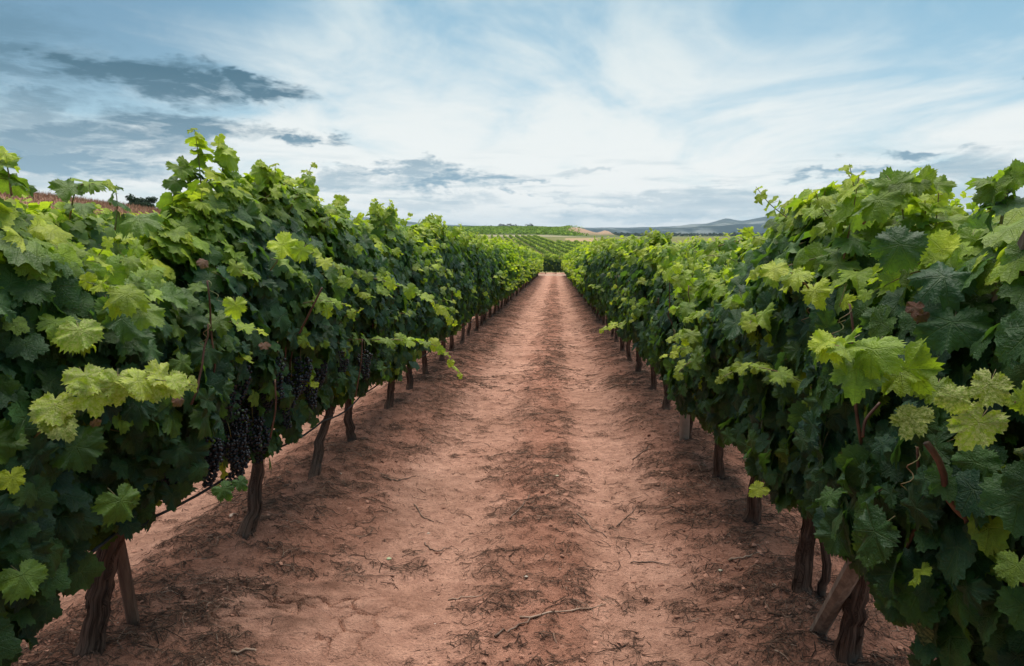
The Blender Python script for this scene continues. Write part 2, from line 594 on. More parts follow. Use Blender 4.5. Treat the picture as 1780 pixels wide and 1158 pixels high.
# ------------------------------------------------------------------ ground
def build_ground():
    ys = list(np.arange(-8, 1.0, .3)) + list(np.arange(1.0, 2.34, .02)) + list(np.arange(2.34, 3.0, .008)) + list(np.arange(3.0, 6, .02))
    ys += grow(ys[-1], 80, .006, .02)
    ys += grow(ys[-1], 9000, .022, .5)
    xs = list(np.arange(-2.5, -1.62, .022)) + list(np.arange(-1.62, -.62, .008)) + list(np.arange(-.62, 2.0, .022))
    xs = [-v for v in grow(-xs[0], 7500, .075, .03)][::-1] + xs + grow(xs[-1], 7500, .075, .03)
    xs, ys = np.array(xs), np.array(ys)
    X, Y = np.meshgrid(xs, ys)
    x, y = X.ravel(), Y.ravel()
    z = ground_z(x, y)
    ck = cracks(x, y)
    flat = np.exp(-((x - CRX) / .5) ** 4 - ((y - CRY) / .3) ** 4)
    z = z - (near_h(x, y) - .01) * flat * .55 - ck * .045
    # soil colours, laid out over the land
    lane = (x - ROW_L) % ROW_GAP
    drow = np.minimum(lane, ROW_GAP - lane)
    w = (fbm(x * 2.3, y * 1.1, 41, 4) - .5) * .45
    tr = np.clip(np.exp(-((lane + w - 0.98) / 0.40) ** 4) + np.exp(-((lane + w * .8 - 2.06) / 0.30) ** 4), 0, 1)
    tr = tr * (.55 + .6 * fbm(x * 3, y * 1.5, 43, 4))
    tr = np.clip(np.maximum(tr, flat * .7), 0, 1)[:, None]
    dk, lt = np.array([.44, .206, .140]), np.array([.60, .322, .230])
    col = dk + (lt - dk) * tr
    humus = debris(x, y) * .9
    col = col + (np.array([.21, .105, .072]) - col) * (humus * .78)[:, None]

    def lay(c, k):
        nonlocal col
        col = col + (np.array(c) - col) * np.asarray(k)[:, None]

    lay((.50, .37, .27), sstep(y, 68.5, 69.5) * (1 - sstep(y, 73, 74)) * .9)            # cross track, paler
    lay((.20, .19, .07), sstep(y, 85, 100))                                            # weedy soil of the valley
    bank = sstep(-x, 21.5, 23.5) * (1 - sstep(y, 170, 220)) * (y < 230)
    lay((.34, .18, .115), bank)
    # far patchwork
    ang = x / np.maximum(y, 1)
    far = sstep(y, 340, 350)
    lay((.085, .125, .035), far)
    lay((.50, .40, .27), sstep(y, 352, 356) * (1 - sstep(y, 372, 378)) * (ang > -.25) * .75)
    lay((.44, .30, .17), sstep(ang, .012, .016) * (1 - sstep(ang, .058, .062)) * sstep(y, 265, 270) * (1 - sstep(y, 318, 322)))
    lay((.42, .27, .18), np.clip(1.4 * (np.exp(-((x - 18) / 17) ** 2 - ((y - 555) / 50) ** 2) + np.exp(-((x - 40) / 6) ** 2 - ((y - 555) / 40) ** 2)), 0, 1))
    pat = vnoise(np.floor(x / 160 + y / 900), np.floor(y / 260), 77)
    sel = sstep(y, 620, 640) * (ang > .035)
    lay((.42, .29, .17), sel * (pat > .52))
    lay((.09, .13, .05), sel * (pat <= .52))
    nx, ny = len(xs), len(ys)
    i = np.arange(nx * ny).reshape(ny, nx)
    f = np.stack([i[:-1, :-1], i[:-1, 1:], i[1:, 1:], i[1:, :-1]], -1).reshape(-1, 4)
    o = link('ground', mesh_np('ground', np.stack([x, y, z], 1), f, 4, M_SOIL, True, color=col))
    tag(o, 'red-brown vineyard soil with two bare wheel tracks', 'ground', kind='structure')


build_ground()


def build_hills():
    """far ridges beyond the plain, shaped after the skyline"""
    def ridge(name, dist, depth, pts, seed, rough):
        px = np.arange(-700, 2700, 7.0)
        sky = np.interp(px, [p[0] for p in pts], [p[1] for p in pts])
        sky = sky - (fbm(px / 60, px * 0, seed, 4) - .5) * rough
        rows = np.linspace(0, 1, 14)
        V = []
        for t in rows:
            d = dist + depth * t
            prof = math.sin(min(t * 1.25, 1) * math.pi / 2)
            for a, s in zip(px, sky):
                r = ray(a, 400)
                k = d / math.hypot(r.x, r.y)
                top = CAM_H + (400 - s) / F_PX * d * .985
                z = -16 + (top + 16) * prof * (1 - .25 * max(0, t - .8) / .2)
                z += (float(vnoise(a / 23, t * 5, seed + 3)) - .5) * 22 * prof * (1 - prof) * 4
                V.append((r.x * k, r.y * k, z))
        n = len(px)
        i = np.arange(len(V)).reshape(len(rows), n)
        f = np.stack([i[:-1, :-1], i[:-1, 1:], i[1:, 1:], i[1:, :-1]], -1).reshape(-1, 4)
        o = link(name, mesh_np(name, V, f, 4, M_HILL))
        tag(o, 'blue hazy hills along the horizon', 'hills', kind='structure')
    ridge('hills', 3600, 1300, [(-700, 380), (300, 386), (560, 378), (640, 377), (740, 390), (860, 394), (1000, 397), (1060, 397), (1110, 397), (1180, 394),
                                (1222, 390), (1240, 385), (1262, 379), (1290, 384), (1318, 380), (1340, 376), (1365, 375), (1500, 372), (1800, 376), (2700, 385)], 5, 5)
    ridge('hills', 2300, 700, [(-700, 396), (900, 398.5), (1050, 399.5), (1120, 399), (1200, 396.5), (1240, 391), (1285, 389), (1330, 392), (1420, 388), (1800, 396), (2700, 398)], 9, 4)


build_hills()


# ------------------------------------------------------------------ leaf shapes
def leaf_radius(t, v):
    """outline of a five-lobed vine leaf; t = angle from the tip, v = variant rng values"""
    a = abs((t + math.pi) % (2 * math.pi) - math.pi)
    deg = math.degrees(a)
    ks = [0, 9, 19, 28, 38, 50, 62, 74, 83, 94, 108, 125, 145, 160, 172, 180]
    rs = [1.0, .96, .88, .82 - .20 * v[0], .87, .93, .92, .86, .80 - .18 * v[0], .83, .85, .83, .78, .70, .54, .22]
    return float(np.interp(deg * (1 + .10 * (v[1] - .5)), ks, rs)) * (1 + .07 * math.sin(2 * t + v[2] * 6.28) + .05 * math.sin(3 * t + v[3] * 6.28))


def leaf_mesh(name, seed, nout, rings, petiole=True):
    r = np.random.default_rng(seed)
    v = r.uniform(0, 1, 4)
    fold, droop, wav = r.uniform(-.15, .50), r.uniform(.05, .60), r.uniform(.07, .19)
    ph, ph2 = r.uniform(0, 6.28), r.uniform(0, 6.28)
    skew = r.uniform(-.10, .10)

    def bend(x, y):
        rr = math.hypot(x, y)
        th = math.atan2(x, y)
        z = fold * (math.sqrt(x * x + .01) - .1) * .8 - droop * rr ** 2 * .8
        z += wav * rr * rr * (math.sin(5 * th + ph) + .7 * math.sin(9 * th + ph2))
        if y < 0:
            z += .10 * y
        return z

    V, uv, F, npf, mi = [(0, 0, 0)], [(0, 0)], [], [], []
    prev = None
    counts = [max(8, int(nout * k)) for k in rings]
    for k, cnt in zip(rings, counts):
        idx = []
        for j in range(cnt):
            t = 2 * math.pi * (j + .5) / cnt - math.pi
            R = leaf_radius(t, v)
            if k == 1.0 and nout >= 30:
                R *= 1 + (.075 if j % 2 == 0 else -.055) * (1 + .5 * math.sin(7 * t + ph)) + r.uniform(-.02, .02)
            elif k == 1.0:
                R *= 1 + r.uniform(-.05, .05)
            R *= k * (1 + skew * math.sin(t))
            x, y = R * math.sin(t), R * math.cos(t)
            V.append((x, y, bend(x, y)))
            uv.append((x, y))
            idx.append(len(V) - 1)
        if prev is None:
            for j in range(cnt):
                F += [0, idx[(j + 1) % cnt], idx[j]]
                npf.append(3)
        else:
            a, b = prev, idx
            ia = ib = 0
            na, nb = len(a), len(b)
            while ia < na or ib < nb:
                if ib < nb and (ia >= na or (ib + 1) / nb <= (ia + 1) / na + 1e-9):
                    F += [a[ia % na], b[(ib + 1) % nb], b[ib % nb]]
                    ib += 1
                else:
                    F += [a[ia % na], a[(ia + 1) % na], b[ib % nb]]
                    ia += 1
                npf.append(3)
        prev = idx
    mi = [0] * len(npf)
    if petiole:        # the stalk: a thin three-sided rod running back and down from the blade
        L = r.uniform(.55, .85)
        pts = [(0, .04, -.012), (0, -.10, -.10), (.02, -L * .6, -.26 * L - .05), (.03, -L, -.55 * L)]
        rad = .020
        base = len(V)
        for (x, y, z) in pts:
            for q in range(3):
                t = q * 2.094
                V.append((x + rad * math.cos(t), y, z + rad * math.sin(t)))
                uv.append((3 + q, y))
        for s in range(len(pts) - 1):
            for q in range(3):
                a0, a1 = base + s * 3 + q, base + s * 3 + (q + 1) % 3
                F += [a0, a1, a1 + 3, a0 + 3]
                npf.append(4)
                mi.append(1)
    V = np.array(V)
    return mesh_np(name, V, F, np.array(npf), None, True, uv=np.array(uv), color=np.ones((len(V), 3)), mats=[M_LEAF, M_SHOOT], mat_index=mi)


LEAF_FINE = [leaf_mesh('leaf_blade', 100 + i, 68, (.42, .76, 1.0)) for i in range(18)]
LEAF_MID = [leaf_mesh('leaf_blade', 200 + i, 30, (.55, 1.0)) for i in range(8)]


def flat_template(n_out):
    V, T = [(0, 0, .0)], []
    ts = np.radians([-168, -130, -108, -80, -52, -27, 0, 27, 52, 80, 108, 130, 168]) if n_out == 13 else np.radians([-150, -105, -52, -27, 0, 27, 52, 105, 150])
    for t in ts:
        R = leaf_radius(float(t), (.5,) * 4)
        x, y = R * math.sin(t), R * math.cos(t)
        V.append((x, y, .22 * abs(x) - .22 * R * R + .05 * math.sin(3 * t)))
    for j in range(1, len(V) - 1):
        T.append((0, j + 1, j))
    return np.array(V), np.array(T)


TPL13, TPL9 = flat_template(13), flat_template(9)


def toothed_template():
    V, T = [(0, 0, 0.0)], []
    n = 44
    for j in range(n):
        t = 2 * math.pi * (j + .5) / n - math.pi
        R = leaf_radius(t, (.6,) * 4) * (1.07 if j % 2 else .95)
        x, y = R * math.sin(t), R * math.cos(t)
        V.append((x, y, .20 * abs(x) - .24 * R * R + .07 * math.sin(5 * t) * R))
    for j in range(n):
        T.append((0, 1 + (j + 1) % n, 1 + j))
    return np.array(V), np.array(T)


TPL44 = toothed_template()


def frames(N, T):
    N = N / np.maximum(np.linalg.norm(N, axis=1, keepdims=True), 1e-6)
    T = T - (T * N).sum(1, keepdims=True) * N
    T = T / np.maximum(np.linalg.norm(T, axis=1, keepdims=True), 1e-6)
    return np.cross(T, N), T, N


def leaves_mesh(name, P, N, T, S, C, tpl):
    tv, tf = tpl
    X, Y, Z = frames(N, T)
    n, m = len(P), len(tv)
    V = P[:, None, :] + S[:, None, None] * (tv[None, :, 0:1] * X[:, None, :] + tv[None, :, 1:2] * Y[:, None, :] + tv[None, :, 2:3] * Z[:, None, :])
    F = tf[None] + (np.arange(n) * m)[:, None, None]
    uv = np.tile(tv[:, :2], (n, 1))
    return mesh_np(name, V.reshape(-1, 3), F.reshape(-1, 3), 3, M_LEAF, True, uv=uv, color=np.repeat(C, m, 0))


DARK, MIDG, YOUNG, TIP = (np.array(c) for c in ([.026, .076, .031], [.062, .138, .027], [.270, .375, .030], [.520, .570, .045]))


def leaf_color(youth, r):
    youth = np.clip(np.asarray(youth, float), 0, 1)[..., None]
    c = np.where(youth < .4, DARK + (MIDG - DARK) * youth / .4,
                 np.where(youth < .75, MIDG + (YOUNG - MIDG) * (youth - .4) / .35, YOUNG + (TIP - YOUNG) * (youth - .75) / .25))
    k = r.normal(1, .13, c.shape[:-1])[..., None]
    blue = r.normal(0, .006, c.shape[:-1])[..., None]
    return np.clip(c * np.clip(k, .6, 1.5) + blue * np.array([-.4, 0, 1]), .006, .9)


# ------------------------------------------------------------------ canopy form
TOPS = {'L': ([-2, 1.0, 1.9, 2.1, 2.3, 2.7, 2.9, 3.2, 3.8, 4.6, 5.4, 5.72, 6.2, 7.2, 8.3, 9, 10, 14, 40], [1.7, 1.70, 1.68, 1.58, 1.52, 1.56, 1.76, 1.94, 1.92, 1.92, 1.86, 1.58, 1.96, 1.80, 1.84, 2.04, 1.86, 1.92, 1.98]),
        'R': ([-2, 1.0, 1.75, 1.95, 2.3, 2.9, 3.3, 3.5, 4.0, 5, 6, 7.2, 10, 14, 40], [1.58, 1.58, 1.60, 1.50, 1.70, 1.72, 1.66, 1.40, 1.42, 1.42, 1.50, 1.64, 1.74, 1.80, 1.88])}


def canopy_top(row, y):
    t = np.interp(y, *TOPS[row])
    return t + (fbm(np.asarray(y) * 1.5, np.asarray(y) * 0 + (3 if row == 'L' else 9), 61, 3) - .5) * np.interp(y, [0, 3.5, 6], [.16, .22, .34])


def canopy_bottom(row, y):
    if row == 'L':
        b = np.interp(y, [0, 1.5, 1.9, 2.15, 3.2, 4.2, 6], [.16, .22, .40, .53, .47, .42, .40])
    else:
        b = np.interp(y, [0, 2.5, 3.2, 4.5, 7], [.46, .50, .50, .47, .44])
    return b + (fbm(np.asarray(y) * 1.6, np.asarray(y) * 0 + (5 if row == 'L' else 2), 67, 3) - .5) * .22


PROF_T = [0, .12, .3, .5, .75, .92, 1.0]
PROF_W = [.42, .72, .95, 1.05, .95, .65, .28]


def half_width(row, y, z, side):
    b, t = canopy_bottom(row, y), canopy_top(row, y)
    w = (.25 if row == 'L' else .23) * np.interp((z - b) / (t - b), PROF_T, PROF_W)
    return w + (fbm(np.asarray(y) * 2.4 + side * 7, np.asarray(z) * 2.4, 71 if row == 'L' else 73, 3) - .5) * .28


def surface_leaves(row, x0, ya, yb, n, r, side_p, depth, size):
    """leaf places on one vine's stretch of the hedge: arrays P, N, T, S, youth (heights above the ground)"""
    P, N, T, S, Y = [], [], [], [], []
    y = r.uniform(ya, yb, n)
    top, bot = canopy_top(row, y), canopy_bottom(row, y)
    u = r.uniform(0, 1, n) ** .92
    z = bot + (top - bot) * u
    side = np.where(r.uniform(0, 1, n) < side_p, 1.0, -1.0) * (1 if row == 'L' else -1)
    hw = half_width(row, y, z, side)
    dj = -np.abs(r.normal(0, depth, n)) + r.normal(0, .025, n)
    x = x0 + side * np.maximum(hw + dj, .01)
    upk = np.interp(u, [0, .7, .93, 1], [.30, .45, .95, 1.4])
    N = np.stack([side * r.normal(.95, .25, n), r.normal(-.12, .42, n), upk + r.normal(0, .28, n)], 1)
    T = np.stack([side * r.normal(.55, .35, n), r.normal(0, .5, n), -1 + r.normal(0, .3, n)], 1)
    S = size * r.uniform(.55, 1.22, n)
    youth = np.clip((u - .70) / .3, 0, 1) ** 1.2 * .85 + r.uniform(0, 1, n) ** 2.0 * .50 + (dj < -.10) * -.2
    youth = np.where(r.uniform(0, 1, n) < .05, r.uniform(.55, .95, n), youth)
    S = np.where(youth > .6, S * .82, S)
    return np.stack([x, y, z], 1), N, T, S, youth


# ------------------------------------------------------------------ wood parts
def tube_mesh(name, pts, radii, sides, mat, ridges=0.0, seed=0, closed_ends=True):
    pts = np.array(pts, float)
    n = len(pts)
    d = np.gradient(pts, axis=0)
    d /= np.linalg.norm(d, axis=1, keepdims=True)
    ref = np.array([1.0, 0, 0]) if abs(d[0][0]) < .8 else np.array([0, 1.0, 0])
    V, uv = [], []
    r = np.random.default_rng(seed)
    ph = r.uniform(0, 6.28, 6)
    L = np.concatenate([[0], np.cumsum(np.linalg.norm(np.diff(pts, axis=0), axis=1))])
    for i in range(n):
        a = np.cross(d[i], ref)
        a /= np.linalg.norm(a)
        b = np.cross(d[i], a)
        for j in range(sides):
            t = 2 * math.pi * j / sides
            R = radii[i]
            if ridges:
                tw = t + L[i] * 2.2
                R *= 1 + ridges * (.5 * math.sin(3 * tw + ph[0] + 4 * L[i]) + .35 * math.sin(5 * tw + ph[1] - 6 * L[i]) + .35 * math.sin(8 * tw + ph[2] + 9 * L[i]) + r.uniform(-.5, .5))
            V.append(pts[i] + R * (math.cos(t) * a + math.sin(t) * b))
            uv.append((j / sides if j <= sides / 2 else 1 - j / sides, L[i]))
    i = np.arange(n * sides).reshape(n, sides)
    j = np.roll(i, -1, axis=1)
    F = np.stack([i[:-1], i[1:], j[1:], j[:-1]], -1).reshape(-1)
    npf = [4] * ((n - 1) * sides)
    F = list(F)
    if closed_ends:
        F += list(i[0]) + list(i[-1][::-1])
        npf += [sides, sides]
    return mesh_np(name, V, F, np.array(npf), mat, True, uv=np.array(uv))


def bent(p0, p1, n, wob, r, rise=0.0):
    p0, p1 = np.array(p0, float), np.array(p1, float)
    t = np.linspace(0, 1, n)[:, None]
    q = p0 + (p1 - p0) * t
    w = np.cumsum(r.normal(0, wob, (n, 3)), 0)
    w = w - w[0] - (w[-1] - w[0]) * t
    q = q + w
    q[:, 2] += rise * np.sin(np.pi * t[:, 0])
    return q


def add_box_bar(name, p0, p1, w, d, mat, seed=0):
    """a sawn stake: tapered, slightly warped square bar with worn edges"""
    p0, p1 = Vector(p0), Vector(p1)
    ax = (p1 - p0).normalized()
    a = ax.cross(Vector((0, 1, 0.2))).normalized()
    b = ax.cross(a)
    r = np.random.default_rng(seed)
    V, uv = [], []
    n = 9
    L = (p1 - p0).length
    for i in range(n):
        c = p0 + (p1 - p0) * (i / (n - 1)) + a * float(r.normal(0, .0015)) + b * float(r.normal(0, .0015))
        for q in range(8):
            t = math.pi / 4 * q + math.pi / 8
            s = max(abs(math.cos(t)), abs(math.sin(t)))
            k = .98 + .03 * r.uniform()
            V.append(c + a * (w / 2 * math.cos(t) / s * k) + b * (d / 2 * math.sin(t) / s * k))
            uv.append((q / 8, i / n * L))
    i = np.arange(n * 8).reshape(n, 8)
    j = np.roll(i, -1, axis=1)
    F = list(np.stack([i[:-1], j[:-1], j[1:], i[1:]], -1).reshape(-1)) + list(i[0][::-1]) + list(i[-1])
    me = mesh_np(name, [tuple(v) for v in V], F, np.array([4] * (8 * (n - 1)) + [8, 8]), mat, False, uv=np.array(uv))
    return me


# ------------------------------------------------------------------ grape clusters
def ico(sub):
    p = (1 + 5 ** .5) / 2
    v = [(-1, p, 0), (1, p, 0), (-1, -p, 0), (1, -p, 0), (0, -1, p), (0, 1, p), (0, -1, -p), (0, 1, -p), (p, 0, -1), (p, 0, 1), (-p, 0, -1), (-p, 0, 1)]
    f = [(0, 11, 5), (0, 5, 1), (0, 1, 7), (0, 7, 10), (0, 10, 11), (1, 5, 9), (5, 11, 4), (11, 10, 2), (10, 7, 6), (7, 1, 8), (3, 9, 4), (3, 4, 2), (3, 2, 6), (3, 6, 8), (3, 8, 9), (4, 9, 5), (2, 4, 11), (6, 2, 10), (8, 6, 7), (9, 8, 1)]
    v = [np.array(q) / np.linalg.norm(q) for q in v]
    for _ in range(sub):
        nf, cache = [], {}

        def mid(a, b):
            k = (min(a, b), max(a, b))
            if k not in cache:
                q = v[a] + v[b]
                v.append(q / np.linalg.norm(q))
                cache[k] = len(v) - 1
            return cache[k]
        for a, b, c in f:
            x, y, z = mid(a, b), mid(b, c), mid(c, a)
            nf += [(a, x, z), (b, y, x), (c, z, y), (x, y, z)]
        f = nf
    return np.array(v), np.array(f)


ICO0, ICO1 = ico(0), ico(1)


def cluster_mesh(seed, green=False):
    r = np.random.default_rng(seed)
    L = r.uniform(.15, .20)
    P = []
    tries = 0
    while len(P) < 95 and tries < 2500:
        tries += 1
        t = r.uniform() ** .8
        rad = .048 * (1 - .72 * t) * min(1, (t + .06) * 6)
        a = r.uniform(0, 6.28)
        rr = rad * r.uniform(.75, 1.05)
        q = np.array([rr * math.cos(a) + (.015 * math.sin(t * 4)), rr * math.sin(a), -t * L])
        if all(np.linalg.norm(q - w) > .0115 for w in P):
            P.append(q)
    P = np.array(P)
    tv, tf = ICO1
    S = r.uniform(.0062, .0082, len(P))
    V = P[:, None] + S[:, None, None] * tv[None]
    F = tf[None] + (np.arange(len(P)) * len(tv))[:, None, None]
    if green:
        C = np.array([.13, .20, .06]) * r.uniform(.7, 1.2, (len(P), 1))
    else:
        C = np.array([.012, .013, .017]) * r.uniform(.6, 1.6, (len(P), 1))
        few = r.uniform(size=len(P)) < .04
        C[few] = np.array([.07, .11, .05])
    return mesh_np('grape_cluster', V.reshape(-1, 3), F.reshape(-1, 3), 3, M_GRAPE, True, color=np.repeat(C, len(tv), 0))


STALK = tube_mesh('stalk', [(0, 0, -.02), (.002, 0, .02), (.006, .004, .06)], [.0016, .0018, .0022], 6, M_SHOOT)
CLUSTERS = [cluster_mesh(300 + i) for i in range(5)]
GREEN_CLUSTER = cluster_mesh(330, True)

# ------------------------------------------------------------------ vines
ORD = ['first', 'second', 'third', 'fourth', 'fifth', 'sixth', 'seventh', 'eighth', 'ninth', 'tenth', 'eleventh', 'twelfth', 'thirteenth', 'fourteenth', 'fifteenth', 'sixteenth']
leaf_count = {}
VINES = {'L': [], 'R': []}


def put_leaf(vine, pos, N, T, size, color, alpha=1.0, fine=True, r=random):
    X, Y, Z = frames(np.array([N], float), np.array([T], float))
    o = bpy.data.objects.new('leaf', r.choice(LEAF_FINE if fine else LEAF_MID))
    m = Matrix.Identity(4)
    w = size * r.uniform(.88, 1.12) * (1 if r.random() < .5 else 1)
    for q in range(3):
        m[q][0], m[q][1], m[q][2] = float(X[0][q]) * w, float(Y[0][q]) * size, float(Z[0][q]) * size
        m[q][3] = float(pos[q]) - vine.location[q]
    o.matrix_basis = m
    o.color = (float(color[0]), float(color[1]), float(color[2]), alpha)
    o.parent = vine
    COL.objects.link(o)
    leaf_count[vine.name] = leaf_count.get(vine.name, 0) + 1
    return o


def trunk_parts(vine, row, y, x, r, lean=(0, .12), rad=.042, fine=True, head=.66, twin=False):
    z0 = gz(x, y)
    n = 22 if fine else 10
    base = np.array([x, y, z0 - .06])
    topp = np.array([x + lean[0], y + lean[1], z0 + head])
    path = bent(base, topp, n, .006 if fine else .008, r)
    t = np.linspace(0, 1, n)
    radii = rad * (np.interp(t, [0, .06, .16, .5, .85, 1], [1.55, 1.32, 1.05, .90, .95, 1.2])) * (1 + r.normal(0, .04, n))
    loc = np.array(vine.location)
    me = tube_mesh('trunk', path - loc, radii, 20 if fine else 9, M_BARK, .20 if fine else .12, int(r.integers(1e6)))
    link('trunk', me, vine)
    if fine:          # strips of old bark peeling off
        V, F = [], []
        for _ in range(26):
            k = int(r.integers(2, n - 6))
            a = r.uniform(0, 6.28)
            ln = int(r.integers(3, 6))
            w = r.uniform(.003, .008)
            b0 = len(V)
            for s in range(ln):
                c = path[k + s]
                R = radii[k + s] * (1.06 + (.25 * (s / ln) ** 2 if r.uniform() < .5 else .05))
                for dlt in (-w, w):
                    aa = a + dlt / radii[k + s] + .12 * s
                    V.append(c + np.array([R * math.cos(aa), R * math.sin(aa), 0]) - loc)
            for s in range(ln - 1):
                F += [b0 + 2 * s, b0 + 2 * s + 1, b0 + 2 * s + 3, b0 + 2 * s + 2]
        V = np.array(V)
        uvv = np.stack([np.arange(len(V)) % 7 / 7, V[:, 2]], 1)
        link('peeling_bark', mesh_np('peeling_bark', V, F, 4, M_BARK, True, uv=uvv), vine)
    if twin:
        p2 = bent(np.array([x + .07, y - .03, z0 - .05]), topp + np.array([.05, -.1, 0]), n, .005, r)
        link('trunk', tube_mesh('trunk', p2 - loc, np.full(n, rad * .55), 12, M_BARK, .18, 5), vine)
    for s in (-1, 1):
        e = topp + np.array([r.normal(0, .02), s * r.uniform(.38, .5), r.uniform(.02, .12) - SLOPE * s * .4])
        arm = bent(topp - np.array([0, 0, .03]), e, 8, .010, r, .03)
        link('arm', tube_mesh('arm', arm - loc, np.linspace(rad * .8, rad * .42, 8), 9, M_BARK, .15, int(r.integers(1e6))), vine)
    return topp


def shoot(vine, pts, r, leaves, size, youth0, youth1, fine=True, mottle=0.0, cane=None, side=0, rad=.0032, budget=300):
    """a leafy shoot along pts: cane tube plus alternating leaves, smaller and yellower to the tip"""
    if leaf_count.get(vine.name, 0) + leaves > budget:
        return
    pts = np.array(pts, float)
    t = np.linspace(0, 1, len(pts))
    tt = np.linspace(0, 1, max(8, leaves * 2))
    q = np.stack([np.interp(tt, t, pts[:, k]) for k in range(3)], 1)
    for _ in range(2):
        q[1:-1] = (q[:-2] + q[1:-1] * 2 + q[2:]) / 4
    loc = np.array(vine.location)
    stem = link('cane', tube_mesh('cane', q - loc, np.interp(tt, [0, 1], [rad, rad * .35]), 6, cane or M_SHOOT, 0, 1), vine)
    for i in range(leaves):
        f = (i + .7) / leaves
        f = min(f, 1.0)
        p = np.array([np.interp(f, tt, q[:, k]) for k in range(3)])
        dvec = np.array([np.interp(min(f + .08, 1), tt, q[:, k]) - np.interp(max(f - .08, 0), tt, q[:, k]) for k in range(3)])
        dvec /= np.linalg.norm(dvec) + 1e-6
        sgn = 1 if i % 2 else -1
        lat = np.cross(dvec, [0, 0, 1.0])
        lat = lat / (np.linalg.norm(lat) + 1e-6) if np.linalg.norm(lat) > .25 else np.array([r.normal(), r.normal(), 0])
        s = .88 * size * np.interp(f, [0, .5, .85, 1], [1.0, 1.0, .68, .42]) * r.uniform(.85, 1.12)
        out = lat * sgn * .8 + dvec * .35 + np.array([side * .5, 0, r.uniform(-.1, .35)])
        out /= np.linalg.norm(out)
        T = out * .7 + np.array([side * .2, -.1, -.55]) + r.normal(0, .22, 3)
        N = np.array([side * .75, -.28, .75 - .35 * abs(dvec[2])]) + r.normal(0, .34, 3) + out * (.1 + .6 * abs(dvec[2]))
        yo = youth0 + (youth1 - youth0) * f + r.normal(0, .07)
        c = leaf_color(yo, r)
        if leaf_count.get(vine.name, 0) >= budget:
            return
        put_leaf(vine, p + out * s * .55, N, T, s, c, 1.0 - mottle * r.uniform(.6, 1), fine).parent = stem


def tendril(vine, p, r):
    a = r.uniform(0, 6.28)
    pts = []
    for i in range(16):
        t = i / 15
        pts.append(np.array(p) + np.array([.05 * t * math.cos(a) + .010 * math.sin(t * 14), .05 * t * math.sin(a) + .010 * math.cos(t * 14), -.13 * t * (1 - .3 * t)]))
    return link('tendril', tube_mesh('tendril', np.array(pts) - np.array(vine.location), np.linspace(.0016, .0008, 16), 5, M_SHOOT, 0, 2), vine)


def vine_root(x, y, label, group, name='grapevine'):
    e = bpy.data.objects.new(name, None)
    e.empty_display_size = .1
    e.location = (x, y, gz(x, y))
    COL.objects.link(e)
    tag(e, label, 'grapevine', group)
    return e


